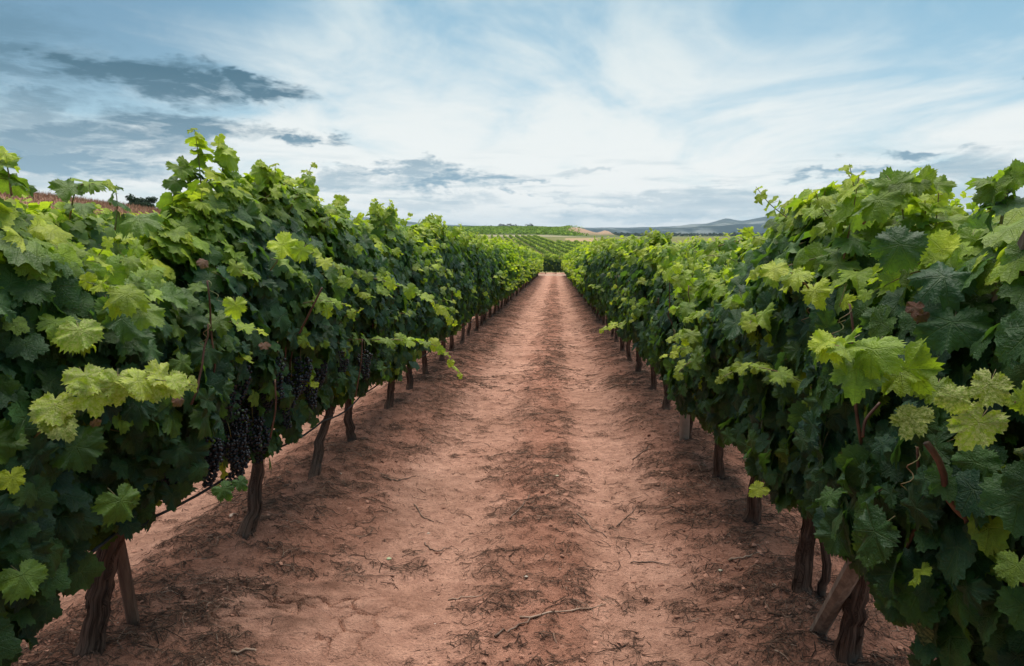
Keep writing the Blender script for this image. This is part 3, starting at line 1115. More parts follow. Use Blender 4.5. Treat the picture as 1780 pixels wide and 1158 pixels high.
def near_vine(row, k, y, ya, yb, label, lean, rad, nleaf, fine, head=.66, twin=False, thin=None, shift=0.0):
    r = np.random.default_rng(1000 + k + (500 if row == 'R' else 0))
    pr = random.Random(50 + k + (70 if row == 'R' else 0))
    x0 = ROW_L if row == 'L' else ROW_R
    s = 1 if row == 'L' else -1
    v = vine_root(x0, y, label, 'vines of the row left of the path' if row == 'L' else 'vines of the row right of the path')
    VINES[row].append((y, v))
    hx = x0 + shift + r.normal(0, .012)
    trunk_parts(v, row, y, hx, r, lean, rad, y < 9, head, twin)
    # feature leaves come later: keep room for them
    face = int(nleaf * .64)
    P, N, T, S, Y = surface_leaves(row, x0, ya, yb, int(face * (1.35 if thin else 1)), r, 1.0, .045, .071 if row == 'L' else (.064 if y < 2 else .069))
    g0 = base_h(P[:, 0], P[:, 1])
    P[:, 2] += g0
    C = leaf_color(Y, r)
    n = 0
    for i in range(len(P)):
        if thin and thin[0] < P[i, 1] < thin[1] and P[i, 2] - g0[i] < thin[2] and r.uniform() < .42:
            continue
        if n >= face:
            break
        if (P[i, 0] ** 2 + P[i, 1] ** 2) < 1.35 ** 2:
            P[i, 0] += -s * .16
        put_leaf(v, P[i], N[i], T[i], S[i], C[i], 1.0 if r.uniform() > .012 else .5, fine, pr)
        n += 1
    # shoots on top and a few bowing out of the side
    ns = 8
    for j in range(ns):
        yy = r.uniform(ya, yb)
        tz = float(canopy_top(row, yy)) + float(base_h(np.array([x0]), np.array([yy]))[0])
        b = np.array([x0 + r.normal(0, .10), yy, tz - .22])
        L = r.uniform(.14, .30)
        e = b + np.array([s * r.normal(.08, .10), r.normal(0, .12), L])
        shoot(v, bent(b, e, 5, .012, r), r, 8, .056 if row == 'R' and y < 2 else .068, .50, .98, fine, side=s * .25, budget=nleaf)
    for j in range(5):
        yy = r.uniform(ya, yb)
        zz = r.uniform(.9, 1.65)
        gg = float(base_h(np.array([x0]), np.array([yy]))[0])
        hw = float(half_width(row, yy, zz, s))
        b = np.array([x0 + s * (hw - .08), yy, zz + gg])
        e = b + np.array([s * r.uniform(.12, .30), r.normal(0, .16), r.normal(-.02, .12)])
        shoot(v, bent(b, e, 5, .012, r, .04), r, 5, .058 if row == 'R' and y < 2 else .070, .40, .88, fine, side=s * .7, budget=nleaf)
    if y < 9:
        for j in range(2):
            yy, zz = r.uniform(ya, yb), r.uniform(.65, 1.05)
            gg = float(base_h(np.array([x0]), np.array([yy]))[0])
            hw = float(half_width(row, yy, zz, s))
            a = np.array([x0 + s * max(hw - .03, .1), yy, zz + gg])
            b = a + np.array([s * r.uniform(.02, .07), r.normal(0, .09), r.uniform(.22, .42)])
            cn = link('cane', tube_mesh('cane', bent(a, b, 8, .008, r) - np.array(v.location), np.linspace(.005, .003, 8), 6, M_CANE, 0, 3), v)
            tendril(v, b, r).parent = cn
    # everything deeper in the hedge and on its far side
    ni = 1350 if y < 6 else 1000
    P1, N1, T1, S1, Y1 = surface_leaves(row, x0, ya - .05, yb + .05, ni, r, .56, .085, .071)
    P1[:, 0] = x0 + (P1[:, 0] - x0) * .90
    if thin:
        sd = (P1[:, 0] - x0) * s
        keep = ~((P1[:, 1] > thin[0]) & (P1[:, 1] < thin[1]) & (P1[:, 2] < thin[2]) & (sd > -.02) & (r.uniform(size=ni) < .7))
        P1, N1, T1, S1, Y1 = P1[keep], N1[keep], T1[keep], S1[keep], Y1[keep]
    P1[:, 2] += base_h(P1[:, 0], P1[:, 1])
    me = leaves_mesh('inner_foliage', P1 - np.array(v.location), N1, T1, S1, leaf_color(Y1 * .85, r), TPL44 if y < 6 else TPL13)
    tag(link('inner_foliage', me, v), kind='stuff')
    return v


LEFT_Y = [.15, 1.2, 2.24, 3.39, 4.37, 5.33, 6.5, 7.57] + list(np.arange(8.65, 67.5, 1.1))
RIGHT_Y = [.30, 1.35, 2.40, 2.91, 3.81, 4.52, 5.53, 6.64, 7.78] + list(np.arange(8.95, 67.5, 1.1))
NEAR_L, NEAR_R = 15, 16


def spans(ys):
    out = []
    for i, y in enumerate(ys):
        a = (ys[i - 1] + y) / 2 if i else y - .55
        b = (ys[i + 1] + y) / 2 if i + 1 < len(ys) else y + .55
        out.append((a, b))
    return out


LOOK_L = {1: 'tall grapevine filling the lower left corner, its trunk out of the picture',
          2: 'grapevine with a thick dark leaning trunk beside a wooden stake, nearest on the left',
          3: 'grapevine heavy with dark grape clusters, second trunk of the row left of the path',
          4: 'grapevine with a crooked slanting trunk behind the grape-laden one, third trunk left of the path'}
LOOK_R = {1: 'grapevine with mottled pale leaves filling the right edge of the picture',
          2: 'grapevine with a thick stringy trunk beside the leaning post, nearest trunk right of the path',
          3: 'grapevine with twin stems, second trunk of the row right of the path',
          4: 'grapevine with a trunk slanting towards the viewer, third trunk right of the path',
          6: 'grapevine growing out of a pale plastic tube right of the path'}


def build_rows():
    for row, ys, near in (('L', LEFT_Y, NEAR_L), ('R', RIGHT_Y, NEAR_R)):
        sp = spans(ys)
        side = 'left' if row == 'L' else 'right'
        for k in range(near):
            y = ys[k]
            look = LOOK_L if row == 'L' else LOOK_R
            if k in look:
                lab = look[k]
            elif k == 0:
                lab = f'grapevine at the very start of the row {side} of the path, beside the camera'
            else:
                lab = f'leafy grapevine, {ORD[k - 2]} trunk of the row {side} of the path, counted from the viewer'
            r = np.random.default_rng(k + (90 if row == 'R' else 0))
            lean = (float(r.normal(.02, .03)), float(r.normal(.10, .08)))
            rad, twin, head = float(r.uniform(.029, .036)), False, .66
            if row == 'L':
                lean = {2: (.11, .17), 3: (.03, .38), 4: (.05, .58), 5: (.0, .06)}.get(k, lean)
                rad = {2: .040, 3: .034, 4: .030}.get(k, rad)
            else:
                lean = {2: (.03, .0), 3: (.02, .05), 4: (.02, -.32), 5: (.04, -.05), 6: (0, 0)}.get(k, lean)
                rad = {2: .037, 3: .033, 6: .016}.get(k, rad)
                twin = k == 3
            thin = (2.0, 4.2, .90) if row == 'L' and 2 <= k <= 4 else None
            nleaf = 290 if y < 9.5 else 190
            if row == 'R' and k in (3, 4, 5):
                nleaf = 250
            if k == 0:
                nleaf = 120
            near_vine(row, k, y, *sp[k], lab, lean, rad, nleaf, y < 6.5, head, twin, thin, -.08 if row == 'L' and k == 2 else 0.0)


build_rows()


def owner(row, y):
    return min(VINES[row], key=lambda t: abs(t[0] - y))[1]


# ------------------------------------------------------------------ vines farther off: shared crowns
def crown_mesh(seed, n, size, tpl, top=1.86, bot=.42, young=True):
    r = np.random.default_rng(seed)
    y = r.uniform(-.62, .62, n)
    prof = top + (fbm(y * 1.8 + seed, y * 0, 5, 3) - .5) * .44
    u = r.uniform(0, 1, n) ** .9
    z = bot + (prof - bot) * u
    side = np.where(r.uniform(0, 1, n) < .5, 1.0, -1.0)
    hw = .28 * np.interp(u, PROF_T, PROF_W) + (fbm(y * 2.4 + side * 7 + seed, z * 2.4, 71, 3) - .5) * .26
    dj = -np.abs(r.normal(0, .06, n)) + r.normal(0, .03, n)
    x = side * np.maximum(hw + dj, .01)
    upk = np.interp(u, [0, .7, .93, 1], [.30, .45, .95, 1.4])
    N = np.stack([side * r.normal(.95, .25, n), r.normal(-.1, .45, n), upk + r.normal(0, .28, n)], 1)
    T = np.stack([side * r.normal(.55, .35, n), r.normal(0, .5, n), -1 + r.normal(0, .3, n)], 1)
    yo = np.clip((u - .68) / .32, 0, 1) ** 1.2 * .88 + r.uniform(0, 1, n) ** 2.0 * .50
    yo = np.where(r.uniform(0, 1, n) < .05, r.uniform(.55, .95, n), yo)
    P = np.stack([x, y, z], 1)
    S = size * r.uniform(.65, 1.2, n)
    # shoots standing out of the top and the sides
    m = max(12, n // 20)
    k = 5
    b = np.stack([r.normal(0, .1, m), r.uniform(-.6, .6, m), np.full(m, top - .1)], 1)
    hi = r.uniform(size=m) < .7
    b[~hi, 2] = r.uniform(.8, 1.6, (~hi).sum())
    b[~hi, 0] = .3 * np.sign(r.normal(size=(~hi).sum()))
    d = np.where(hi[:, None], r.normal(0, .08, (m, 3)) + [0, 0, r.uniform(.15, .35)], np.stack([np.sign(b[:, 0]) * .18, r.normal(0, .1, m), r.normal(0, .08, m)], 1))
    f = np.linspace(.2, 1, k)
    P2 = (b[:, None] + d[:, None] * f[None, :, None] + r.normal(0, .03, (m, k, 3))).reshape(-1, 3)
    N2 = np.array([0, -.2, .9]) + r.normal(0, .5, P2.shape) + np.stack([np.sign(P2[:, 0]) * .5, 0 * P2[:, 0], 0 * P2[:, 0]], 1)
    T2 = np.stack([np.sign(P2[:, 0]) * .5, 0 * P2[:, 0], -.6 + 0 * P2[:, 0]], 1) + r.normal(0, .4, P2.shape)
    S2 = size * np.tile(np.linspace(.9, .5, k), m)
    Y2 = np.tile(np.linspace(.55, .95, k), m)
    return leaves_mesh('crown', np.concatenate([P, P2]), np.concatenate([N, N2]), np.concatenate([T, T2]), np.concatenate([S, S2]),
                       leaf_color(np.concatenate([yo, Y2]), r), tpl)


CROWN_MID = [crown_mesh(400 + i, 760, .092, TPL13) for i in range(6)]
CROWN_FAR = [crown_mesh(420 + i, 480, .118, TPL9) for i in range(6)]


def plain_trunk(seed):
    r = np.random.default_rng(seed)
    p = bent((0, 0, -.05), (r.normal(.02, .03), r.normal(.08, .09), .66), 9, .009, r)
    return tube_mesh('trunk', p, .034 * np.interp(np.linspace(0, 1, 9), [0, .12, .5, 1], [1.6, 1.1, .95, 1.3]), 9, M_BARK, .14, seed)


TRUNKS = [plain_trunk(440 + i) for i in range(6)]


def far_vine(x, y, label, group, crown, rz=0.0, sz=1.0, r=random):
    v = vine_root(x, y, label, group)
    v.rotation_euler = (0, 0, 0)
    link('trunk', r.choice(TRUNKS), v).rotation_euler = (0, 0, rz)
    c = link('crown', crown, v)
    c['kind'] = 'stuff'
    c.rotation_euler = (math.atan(-SLOPE) if abs(math.cos(rz)) > .7 else 0, 0, rz + (math.pi if r.random() < .5 else 0))
    if abs(math.cos(c.rotation_euler[2]) + 1) < .3:
        c.rotation_euler[0] *= 1
    c.scale = (r.uniform(.92, 1.1), r.uniform(.96, 1.05), sz * r.uniform(.96, 1.04))
    return v


def build_far_rows():
    pr = random.Random(5)
    for ys, near, x0, side in ((LEFT_Y, NEAR_L, ROW_L, 'left'), (RIGHT_Y, NEAR_R, ROW_R, 'right')):
        for y in ys[near:]:
            mid = y < 34
            lab = f'{"dense" if mid else "small distant"} grapevine {"in the middle stretch" if mid else "near the far end"} of the row {side} of the path'
            far_vine(x0 + pr.gauss(0, .02), y + pr.gauss(0, .05), lab, f'{"middle" if mid else "far"} vines of the row {side} of the path',
                     pr.choice(CROWN_MID if y < 26 else CROWN_FAR), 0, .97 if side == 'left' else .94, pr)
    # neighbouring rows: only their tops show
    for x0, y0, y1, lab, grp, sz in ((ROW_L - 2.8, 3.5, 26, 'grapevine of the second row left, its top showing over the first row', 'vines of the second row left', .96),
                                     (ROW_L - 5.6, 5, 26, 'grapevine of the third row left, on the slope below the dry bank', 'vines of the third row left', .96),
                                     (ROW_L - 8.4, 7, 30, 'grapevine of the fourth row left, on the slope below the dry bank', 'vines of the fourth row left', .96),
                                     (ROW_L - 11.2, 9, 36, 'grapevine of the fifth row left, on the slope below the dry bank', 'vines of the fifth row left', .96),
                                     (ROW_L - 14.0, 12, 40, 'grapevine of the topmost row left, right under the dry bank', 'vines of the topmost row left', .96),
                                     (ROW_R + 2.8, 3.5, 40, 'grapevine of the second row right, its top showing over the first row', 'vines of the second row right', .96)):
        for y in np.arange(y0, y1, 1.15):
            far_vine(x0 + pr.gauss(0, .02), y + pr.gauss(0, .06), lab, grp, pr.choice(CROWN_MID if y < 14 else CROWN_FAR), 0, sz, pr)
    # the row that closes the lane, across the track
    for x in np.arange(-6.5, 7.0, 1.1):
        far_vine(x, 76.5 + pr.gauss(0, .08), 'grapevine of the cross row closing the far end of the path', 'vines of the cross row', pr.choice(CROWN_FAR), math.pi / 2, 1.10, pr).location.z -= .16


build_far_rows()


# ------------------------------------------------------------------ single shoots, leaves and grapes one can point to
def features():
    r = np.random.default_rng(77)
    pr = random.Random(3)

    def leaf(row, px, py, y, wpx, youth, mottle=0.0, N=None, T=None, color=None):
        p = at(px, py, y)
        v = owner(row, y)
        s = 1 if row == 'L' else -1
        size = wpx / F_PX * y / 2.05
        N = np.array(N if N is not None else [s * .55, -.75, .6]) + r.normal(0, .15, 3)
        T = np.array(T if T is not None else [s * .3, 0, -1]) + r.normal(0, .25, 3)
        put_leaf(v, p, N, T, size, color if color is not None else leaf_color(youth, r), 1 - mottle, True, pr)

    def sh(row, pts, n, size, y0, y1, mottle=0.0, cane=None):
        q = [at(*p) for p in pts]
        yy = pts[0][2]
        s = 1 if row == 'L' else -1
        shoot(owner(row, yy), [tuple(v) for v in q], r, n, size, y0, y1, True, mottle, cane, s * .6, budget=400)

    # left row
    sh('L', [(60, 760, 1.75), (130, 690, 1.72), (240, 655, 1.78), (340, 670, 1.85)], 9, .070, .80, .95, .9)
    for a in ((95, 705, 1.7, 95), (150, 655, 1.72, 90), (205, 665, 1.75, 80), (255, 672, 1.8, 75), (300, 665, 1.85, 70)):
        leaf('L', *a, .85, .9)
    leaf('L', 138, 575, 1.75, 85, .75, .7)
    sh('L', [(250, 560, 1.95), (210, 510, 1.9), (150, 490, 1.85)], 6, .066, .7, .9)
    sh('L', [(350, 330, 3.2), (345, 270, 3.2), (338, 225, 3.2)], 8, .075, .5, .95)
    sh('L', [(385, 340, 3.3), (388, 280, 3.3), (385, 240, 3.3)], 8, .075, .5, .95)
    sh('L', [(300, 350, 3.1), (310, 300, 3.1), (320, 280, 3.1)], 6, .075, .45, .8)
    sh('L', [(440, 360, 3.6), (450, 310, 3.6), (455, 285, 3.6)], 6, .08, .55, .98)
    sh('L', [(470, 470, 2.6), (500, 430, 2.55), (545, 440, 2.5), (590, 470, 2.45)], 7, .062, .7, .98)
    leaf('L', 410, 530, 2.5, 48, .85)
    leaf('L', 490, 425, 2.5, 60, .95)
    sh('L', [(600, 470, 4.5), (690, 495, 4.5), (750, 525, 4.5), (792, 565, 4.5)], 13, .070, .55, .98)
    sh('L', [(600, 590, 4.6), (690, 590, 4.6), (760, 600, 4.6), (802, 655, 4.6)], 14, .066, .55, 1.0)
    sh('L', [(20, 340, 2.0), (15, 300, 2.0), (8, 268, 2.0)], 5, .075, .5, .95)
    sh('L', [(200, 400, 2.6), (205, 355, 2.6), (200, 325, 2.6)], 4, .055, .3, .5)
    leaf('L', 240, 380, 2.0, 90, .55, 0, (.3, -.6, .8), (.8, 0, -.3))
    leaf('L', 20, 830, 1.6, 60, .9)
    leaf('L', 40, 1000, 1.6, 95, .55, 0, (.6, -.3, .8), (.6, 0, -.8))
    leaf('L', 210, 870, 1.95, 90, .5, 0, (.8, -.4, .4), (.2, 0, -1))
    leaf('L', 388, 850, 2.3, 45, .35)
    leaf('L', 418, 838, 2.35, 35, .35)
    for a in ((310, 695, 2.0, 26), (352, 455, 2.3, 26), (165, 735, 1.75, 22), (460, 600, 2.6, 22)):
        leaf('L', *a, .3, 0, color=(.20, .085, .055))
    # right row
    sh('R', [(1640, 690, 1.45), (1580, 650, 1.42), (1500, 605, 1.40), (1440, 600, 1.38)], 8, .068, .62, .92)
    leaf('R', 1490, 640, 1.4, 105, .60)
    leaf('R', 1565, 650, 1.4, 90, .80)
    leaf('R', 1440, 600, 1.4, 70, .90)
    for a in ((1585, 728, 1.35, 75), (1700, 735, 1.3, 105), (1720, 670, 1.3, 85), (1660, 690, 1.32, 60)):
        leaf('R', *a, .8, .95)
    sh('R', [(1420, 520, 2.1), (1390, 480, 2.05), (1350, 465, 2.0), (1310, 475, 2.0)], 7, .062, .75, 1.0)
    sh('R', [(1500, 390, 1.9), (1545, 330, 1.9), (1590, 308, 1.9), (1640, 330, 1.9)], 11, .066, .5, .9)
    sh('R', [(1420, 400, 2.6), (1430, 350, 2.6), (1435, 330, 2.6)], 6, .07, .45, .8)
    sh('R', [(1740, 390, 1.5), (1750, 330, 1.5), (1765, 300, 1.5)], 8, .060, .35, .75)
    leaf('R', 1565, 425, 1.7, 95, .25)
    leaf('R', 1640, 480, 1.6, 110, .22)
    leaf('R', 1655, 560, 1.55, 120, .15)
    leaf('R', 1320, 850, 2.6, 42, .9)
    leaf('R', 1768, 985, 1.2, 80, .6, 0, (-.6, -.5, .5), (-.1, 0, -1))
    sh('R', [(1225, 600, 4.3), (1190, 605, 4.2), (1155, 620, 4.1)], 6, .062, .7, 1.0)
    sh('R', [(1090, 560, 7.0), (1065, 565, 6.9), (1042, 575, 6.8)], 5, .07, .7, .95)
    leaf('R', 1590, 535, 1.6, 38, .3, 0, color=(.17, .06, .04))
    leaf('R', 1602, 550, 1.6, 30, .3, 0, color=(.15, .055, .04))
    # bushy heads standing above the rows
    for row, px, py, y, n in (('L', 455, 285, 3.7, 3), ('L', 530, 308, 4.5, 4), ('L', 600, 340, 5.35, 3), ('L', 655, 348, 6.2, 5), ('L', 690, 362, 7.0, 3), ('L', 745, 372, 8.9, 4), ('L', 765, 378, 9.6, 3),
                              ('R', 1372, 350, 3.2, 4), ('R', 1430, 330, 2.9, 4), ('R', 1400, 340, 3.05, 3), ('R', 1500, 315, 2.5, 3), ('R', 1560, 300, 2.25, 4), ('R', 1620, 318, 2.05, 3), ('R', 1150, 402, 7.1, 4), ('R', 1060, 415, 13.5, 3)):
        for _ in range(n):
            jx, jy = r.normal(0, 60 / y), abs(r.normal(0, 30 / y))
            b = (px + jx * 1.2, py + jy + 330 / y, y + r.normal(0, .1))
            sh(row, [b, (px + jx, py + jy + 150 / y, b[2]), (px + jx + r.normal(0, 30 / y), py + jy, b[2])], 7, .074, .48, .98)
    # the old brown cane low on the right
    a = [at(1610, 770, 1.4), at(1625, 830, 1.4), at(1650, 880, 1.42), at(1692, 935, 1.45)]
    v = owner('R', 1.4)
    q = bent(a[0], a[3], 12, .006, r)
    link('cane', tube_mesh('cane', q - np.array(v.location), np.linspace(.0065, .0075, 12), 8, M_CANE, .12, 4), v)
    for pts, row in (([(478, 660, 2.7), (480, 710, 2.7), (470, 760, 2.75)], 'L'), ([(630, 590, 3.7), (628, 630, 3.7), (618, 690, 3.75)], 'L'),
                     ([(560, 500, 2.62), (540, 540, 2.62), (520, 580, 2.68)], 'L'), ([(1500, 760, 1.7), (1503, 730, 1.7), (1530, 700, 1.7)], 'R')):
        v = owner(row, pts[0][2])
        q = np.array([at(*p) for p in pts])
        t = np.linspace(0, 1, 12)
        q = np.stack([np.interp(t, np.linspace(0, 1, len(q)), q[:, k]) for k in range(3)], 1)
        for _ in range(3):
            q[1:-1] = (q[:-2] + q[1:-1] * 2 + q[2:]) / 4
        link('cane', tube_mesh('cane', q - np.array(v.location), np.full(12, .0036), 7, M_CANE, 0, 4), v)
    # hanging grapes
    spots = [(262, 720, 2.35), (285, 760, 2.4), (310, 735, 2.5), (262, 800, 2.35), (300, 805, 2.45), (335, 775, 2.6), (360, 730, 2.7), (350, 790, 2.65), (325, 700, 2.6),
             (385, 690, 2.8), (400, 740, 2.85), (395, 785, 2.8), (425, 700, 3.0), (440, 755, 3.05), (425, 790, 3.0), (410, 660, 2.9), (465, 690, 3.2), (495, 720, 3.35),
             (500, 680, 3.4), (520, 650, 3.5), (540, 675, 3.7), (560, 655, 3.8), (478, 650, 3.2), (285, 690, 2.45), (450, 640, 3.1), (600, 640, 4.2), (640, 640, 4.5)]
    for i, (px, py, y) in enumerate(spots):
        for dup in range(2 if i < 14 else 1):
            v = owner('L', y)
            p = at(px + r.normal(0, 6) + dup * 14, py - 30 + dup * 16, y + .17 + .09 * dup)
            o = link('grape_cluster', CLUSTERS[(i + dup) % 5], v, np.array(p) - np.array(v.location))
            o.rotation_euler = (r.normal(0, .12), r.normal(0, .12), r.uniform(0, 6.28))
            o.scale = (r.uniform(.95, 1.2),) * 3
            link('stalk', STALK, o)
    for px, py, y in ((1450, 830, 2.15), (1480, 870, 2.05), (1620, 960, 1.75)):
        v = owner('R', y)
        o = link('grape_cluster', CLUSTERS[int(px) % 5], v, np.array(at(px, py, y + .08)) - np.array(v.location))
        o.rotation_euler = (0, 0, px)
    v = owner('R', 1.6)
    o = link('grape_cluster', GREEN_CLUSTER, v, np.array(at(1565, 500, 1.95)) - np.array(v.location))
    o.scale = (.7,) * 3


features()


# ------------------------------------------------------------------ stakes, hose, tube
def furniture():
    def bar(name, p0, p1, w, d, mat, label, cat, seed):
        p0 = Vector(p0)
        e = link(name, add_box_bar(name, Vector((0, 0, 0)), Vector(p1) - p0, w, d, mat, seed))
        e.location = p0
        tag(e, label, cat)
        return e
    g = gz(-1.69, 2.45)
    st = bar('wooden_stake', (-1.69, 2.49, g - .12), (-1.735, 2.36, g + 1.35), .048, .040, M_STAKE, 'brown wooden stake behind the nearest trunk left of the path', 'stake', 1)
    g = gz(1.045, 2.58)
    bar('leaning_post', (1.047, 2.66, g - .12), (1.0, 1.47, g + 1.62), .062, .045, M_POST, 'leaning sawn wooden post in front of the nearest trunk right of the path', 'post', 2)
    # drip hose along the left row, tied up from vine to vine
    r = np.random.default_rng(8)
    ys = [.2, 1.35] + LEFT_Y[2:44]
    P = []
    for a, b in zip(ys[:-1], ys[1:]):
        for t in np.linspace(0, 1, 7)[:-1]:
            y = a + (b - a) * t
            P.append((ROW_L + .09 + .02 * math.sin(y * 1.7), y, -SLOPE * y + float(np.interp(y, [0, 2.2, 3, 4, 6, 12], [.52, .52, .46, .43, .40, .38])) - .03 * math.sin(math.pi * t) + .012 * math.sin(y * 2.3)))
    P = np.array(P)
    o = link('irrigation_hose', tube_mesh('irrigation_hose', P - P[0], np.full(len(P), .0062), 8, M_HOSE))
    o.location = P[0]
    tag(o, 'thin black irrigation hose strung along the trunks left of the path', 'hose')
    # ties holding the hose to the first trunks
    for k in (2, 3, 4, 5):
        v = VINES['L'][k][1]
        y = LEFT_Y[k] + {2: .15, 3: .13, 4: .2, 5: .03}[k]
        c = np.array([ROW_L + .045, y, -SLOPE * y + {2: .50, 3: .44, 4: .42, 5: .40}[k]])
        t = np.linspace(0, 2 * math.pi, 22)
        q = np.stack([c[0] + .075 * np.cos(t), c[1] + .062 * np.sin(t), c[2] + .02 * np.sin(t * 2) + .01], 1)
        link('tie', tube_mesh('tie', q - np.array(v.location), np.full(22, .0028), 5, M_HOSE, closed_ends=False), v)
    # protective tube round a young vine
    m, gg, out = material('milky_plastic')
    tc = gg.n('ShaderNodeTexCoord')
    n = gg.noise(tc.outputs['Object'], 18, 4, .6)
    b = principled(gg, None, gg.mix(gg.remap(n, .3, .7), (.42, .31, .245), (.54, .42, .34)), .5, .35)
    tr = gg.n('ShaderNodeBsdfTranslucent')
    tr.inputs['Color'].default_value = (.55, .42, .34, 1)
    mx = gg.n('ShaderNodeMixShader')
    mx.inputs[0].default_value = .4
    gg.link(b.outputs[0], mx.inputs[1])
    gg.link(tr.outputs[0], mx.inputs[2])
    gg.link(mx.outputs[0], out.inputs['Surface'])
    x, y = 1.07, 5.53
    zz = np.linspace(-.03, .55, 8)
    V = []
    for z in zz:
        for q in range(20):
            t = q / 20 * 6.2832
            R = .037 * (1 + .05 * math.cos(2 * t) + .03 * math.sin(z * 11))
            V.append((R * math.cos(t), R * math.sin(t), z))
    for z in zz[::-1]:
        for q in range(20):
            t = q / 20 * 6.2832
            V.append((.0345 * math.cos(t), .0345 * math.sin(t), z))
    i = np.arange(len(V)).reshape(16, 20)
    j = np.roll(i, -1, 1)
    F = np.stack([i[:-1], j[:-1], j[1:], i[1:]], -1).reshape(-1)
    o = link('vine_shelter_tube', mesh_np('vine_shelter_tube', V, F, 4, m))
    o.location = (x, y, gz(x, y))
    tag(o, 'pale milky plastic tube standing round a young vine stem right of the path', 'plastic tube')


furniture()


# ------------------------------------------------------------------ litter on the soil
def lane_mask(x, y):
    lane = (x - ROW_L) % ROW_GAP
    tr = np.exp(-((lane - 0.98) / 0.40) ** 4) + np.exp(-((lane - 2.06) / 0.28) ** 4)
    return np.clip(1 - tr, 0, 1)


def sticks(n, xr, yr, lmin, lmax, wmin, wmax, seed, bias, curl=.2, lift=.004):
    r = np.random.default_rng(seed)
    X, Y = [], []
    got = 0
    while got < n:
        u = r.uniform(0, 1, 60000)
        y = yr[0] * (yr[1] / yr[0]) ** u
        x = r.uniform(*xr, 60000)
        m = bias[0] + bias[1] * debris(x, y)
        k = r.uniform(0, 1, 60000) < m
        X.append(x[k]); Y.append(y[k])
        got += k.sum()
    x, y = np.concatenate(X)[:n], np.concatenate(Y)[:n]
    L = r.uniform(0, 1, n) ** 3.0 * (lmax - lmin) + lmin
    w = r.uniform(wmin, wmax, n)
    a = r.normal(0, 1.0, n) + (r.uniform(size=n) < .5) * math.pi
    ca, sa = np.cos(a), np.sin(a)
    c = r.normal(0, curl, n) * L
    segs = 3
    V = np.zeros((n, (segs + 1) * 3, 3))
    tilt = r.normal(0, .12, n)
    for s in range(segs + 1):
        t = s / segs - .5
        cx, cy = x + ca * L * t - sa * c * (t * t * 4 - .33), y + sa * L * t + ca * c * (t * t * 4 - .33)
        h = ground_z(cx, cy) + lift * r.uniform(.3, 1.2, n) + np.abs(tilt * L * t) * .6
        tap = 1 - .35 * (s / segs)
        for q, (du, dz) in enumerate(((-1, 0), (1, 0), (0, 1.3))):
            V[:, s * 3 + q, 0] = cx - sa * w * du * tap
            V[:, s * 3 + q, 1] = cy + ca * w * du * tap
            V[:, s * 3 + q, 2] = h + dz * w * tap
    F = []
    for s in range(segs):
        b = s * 3
        F += [(b, b + 2, b + 5, b + 3), (b + 2, b + 1, b + 4, b + 5)]
    F = np.array(F)[None] + (np.arange(n) * (segs + 1) * 3)[:, None, None]
    pal = np.array([[.105, .060, .043], [.16, .092, .064], [.23, .14, .10], [.33, .215, .155], [.07, .042, .032]])
    C = pal[r.choice(5, n, p=[.32, .28, .14, .06, .20])] * r.uniform(.75, 1.25, (n, 1))
    return V.reshape(-1, 3), F.reshape(-1, 4), np.repeat(C, (segs + 1) * 3, 0)


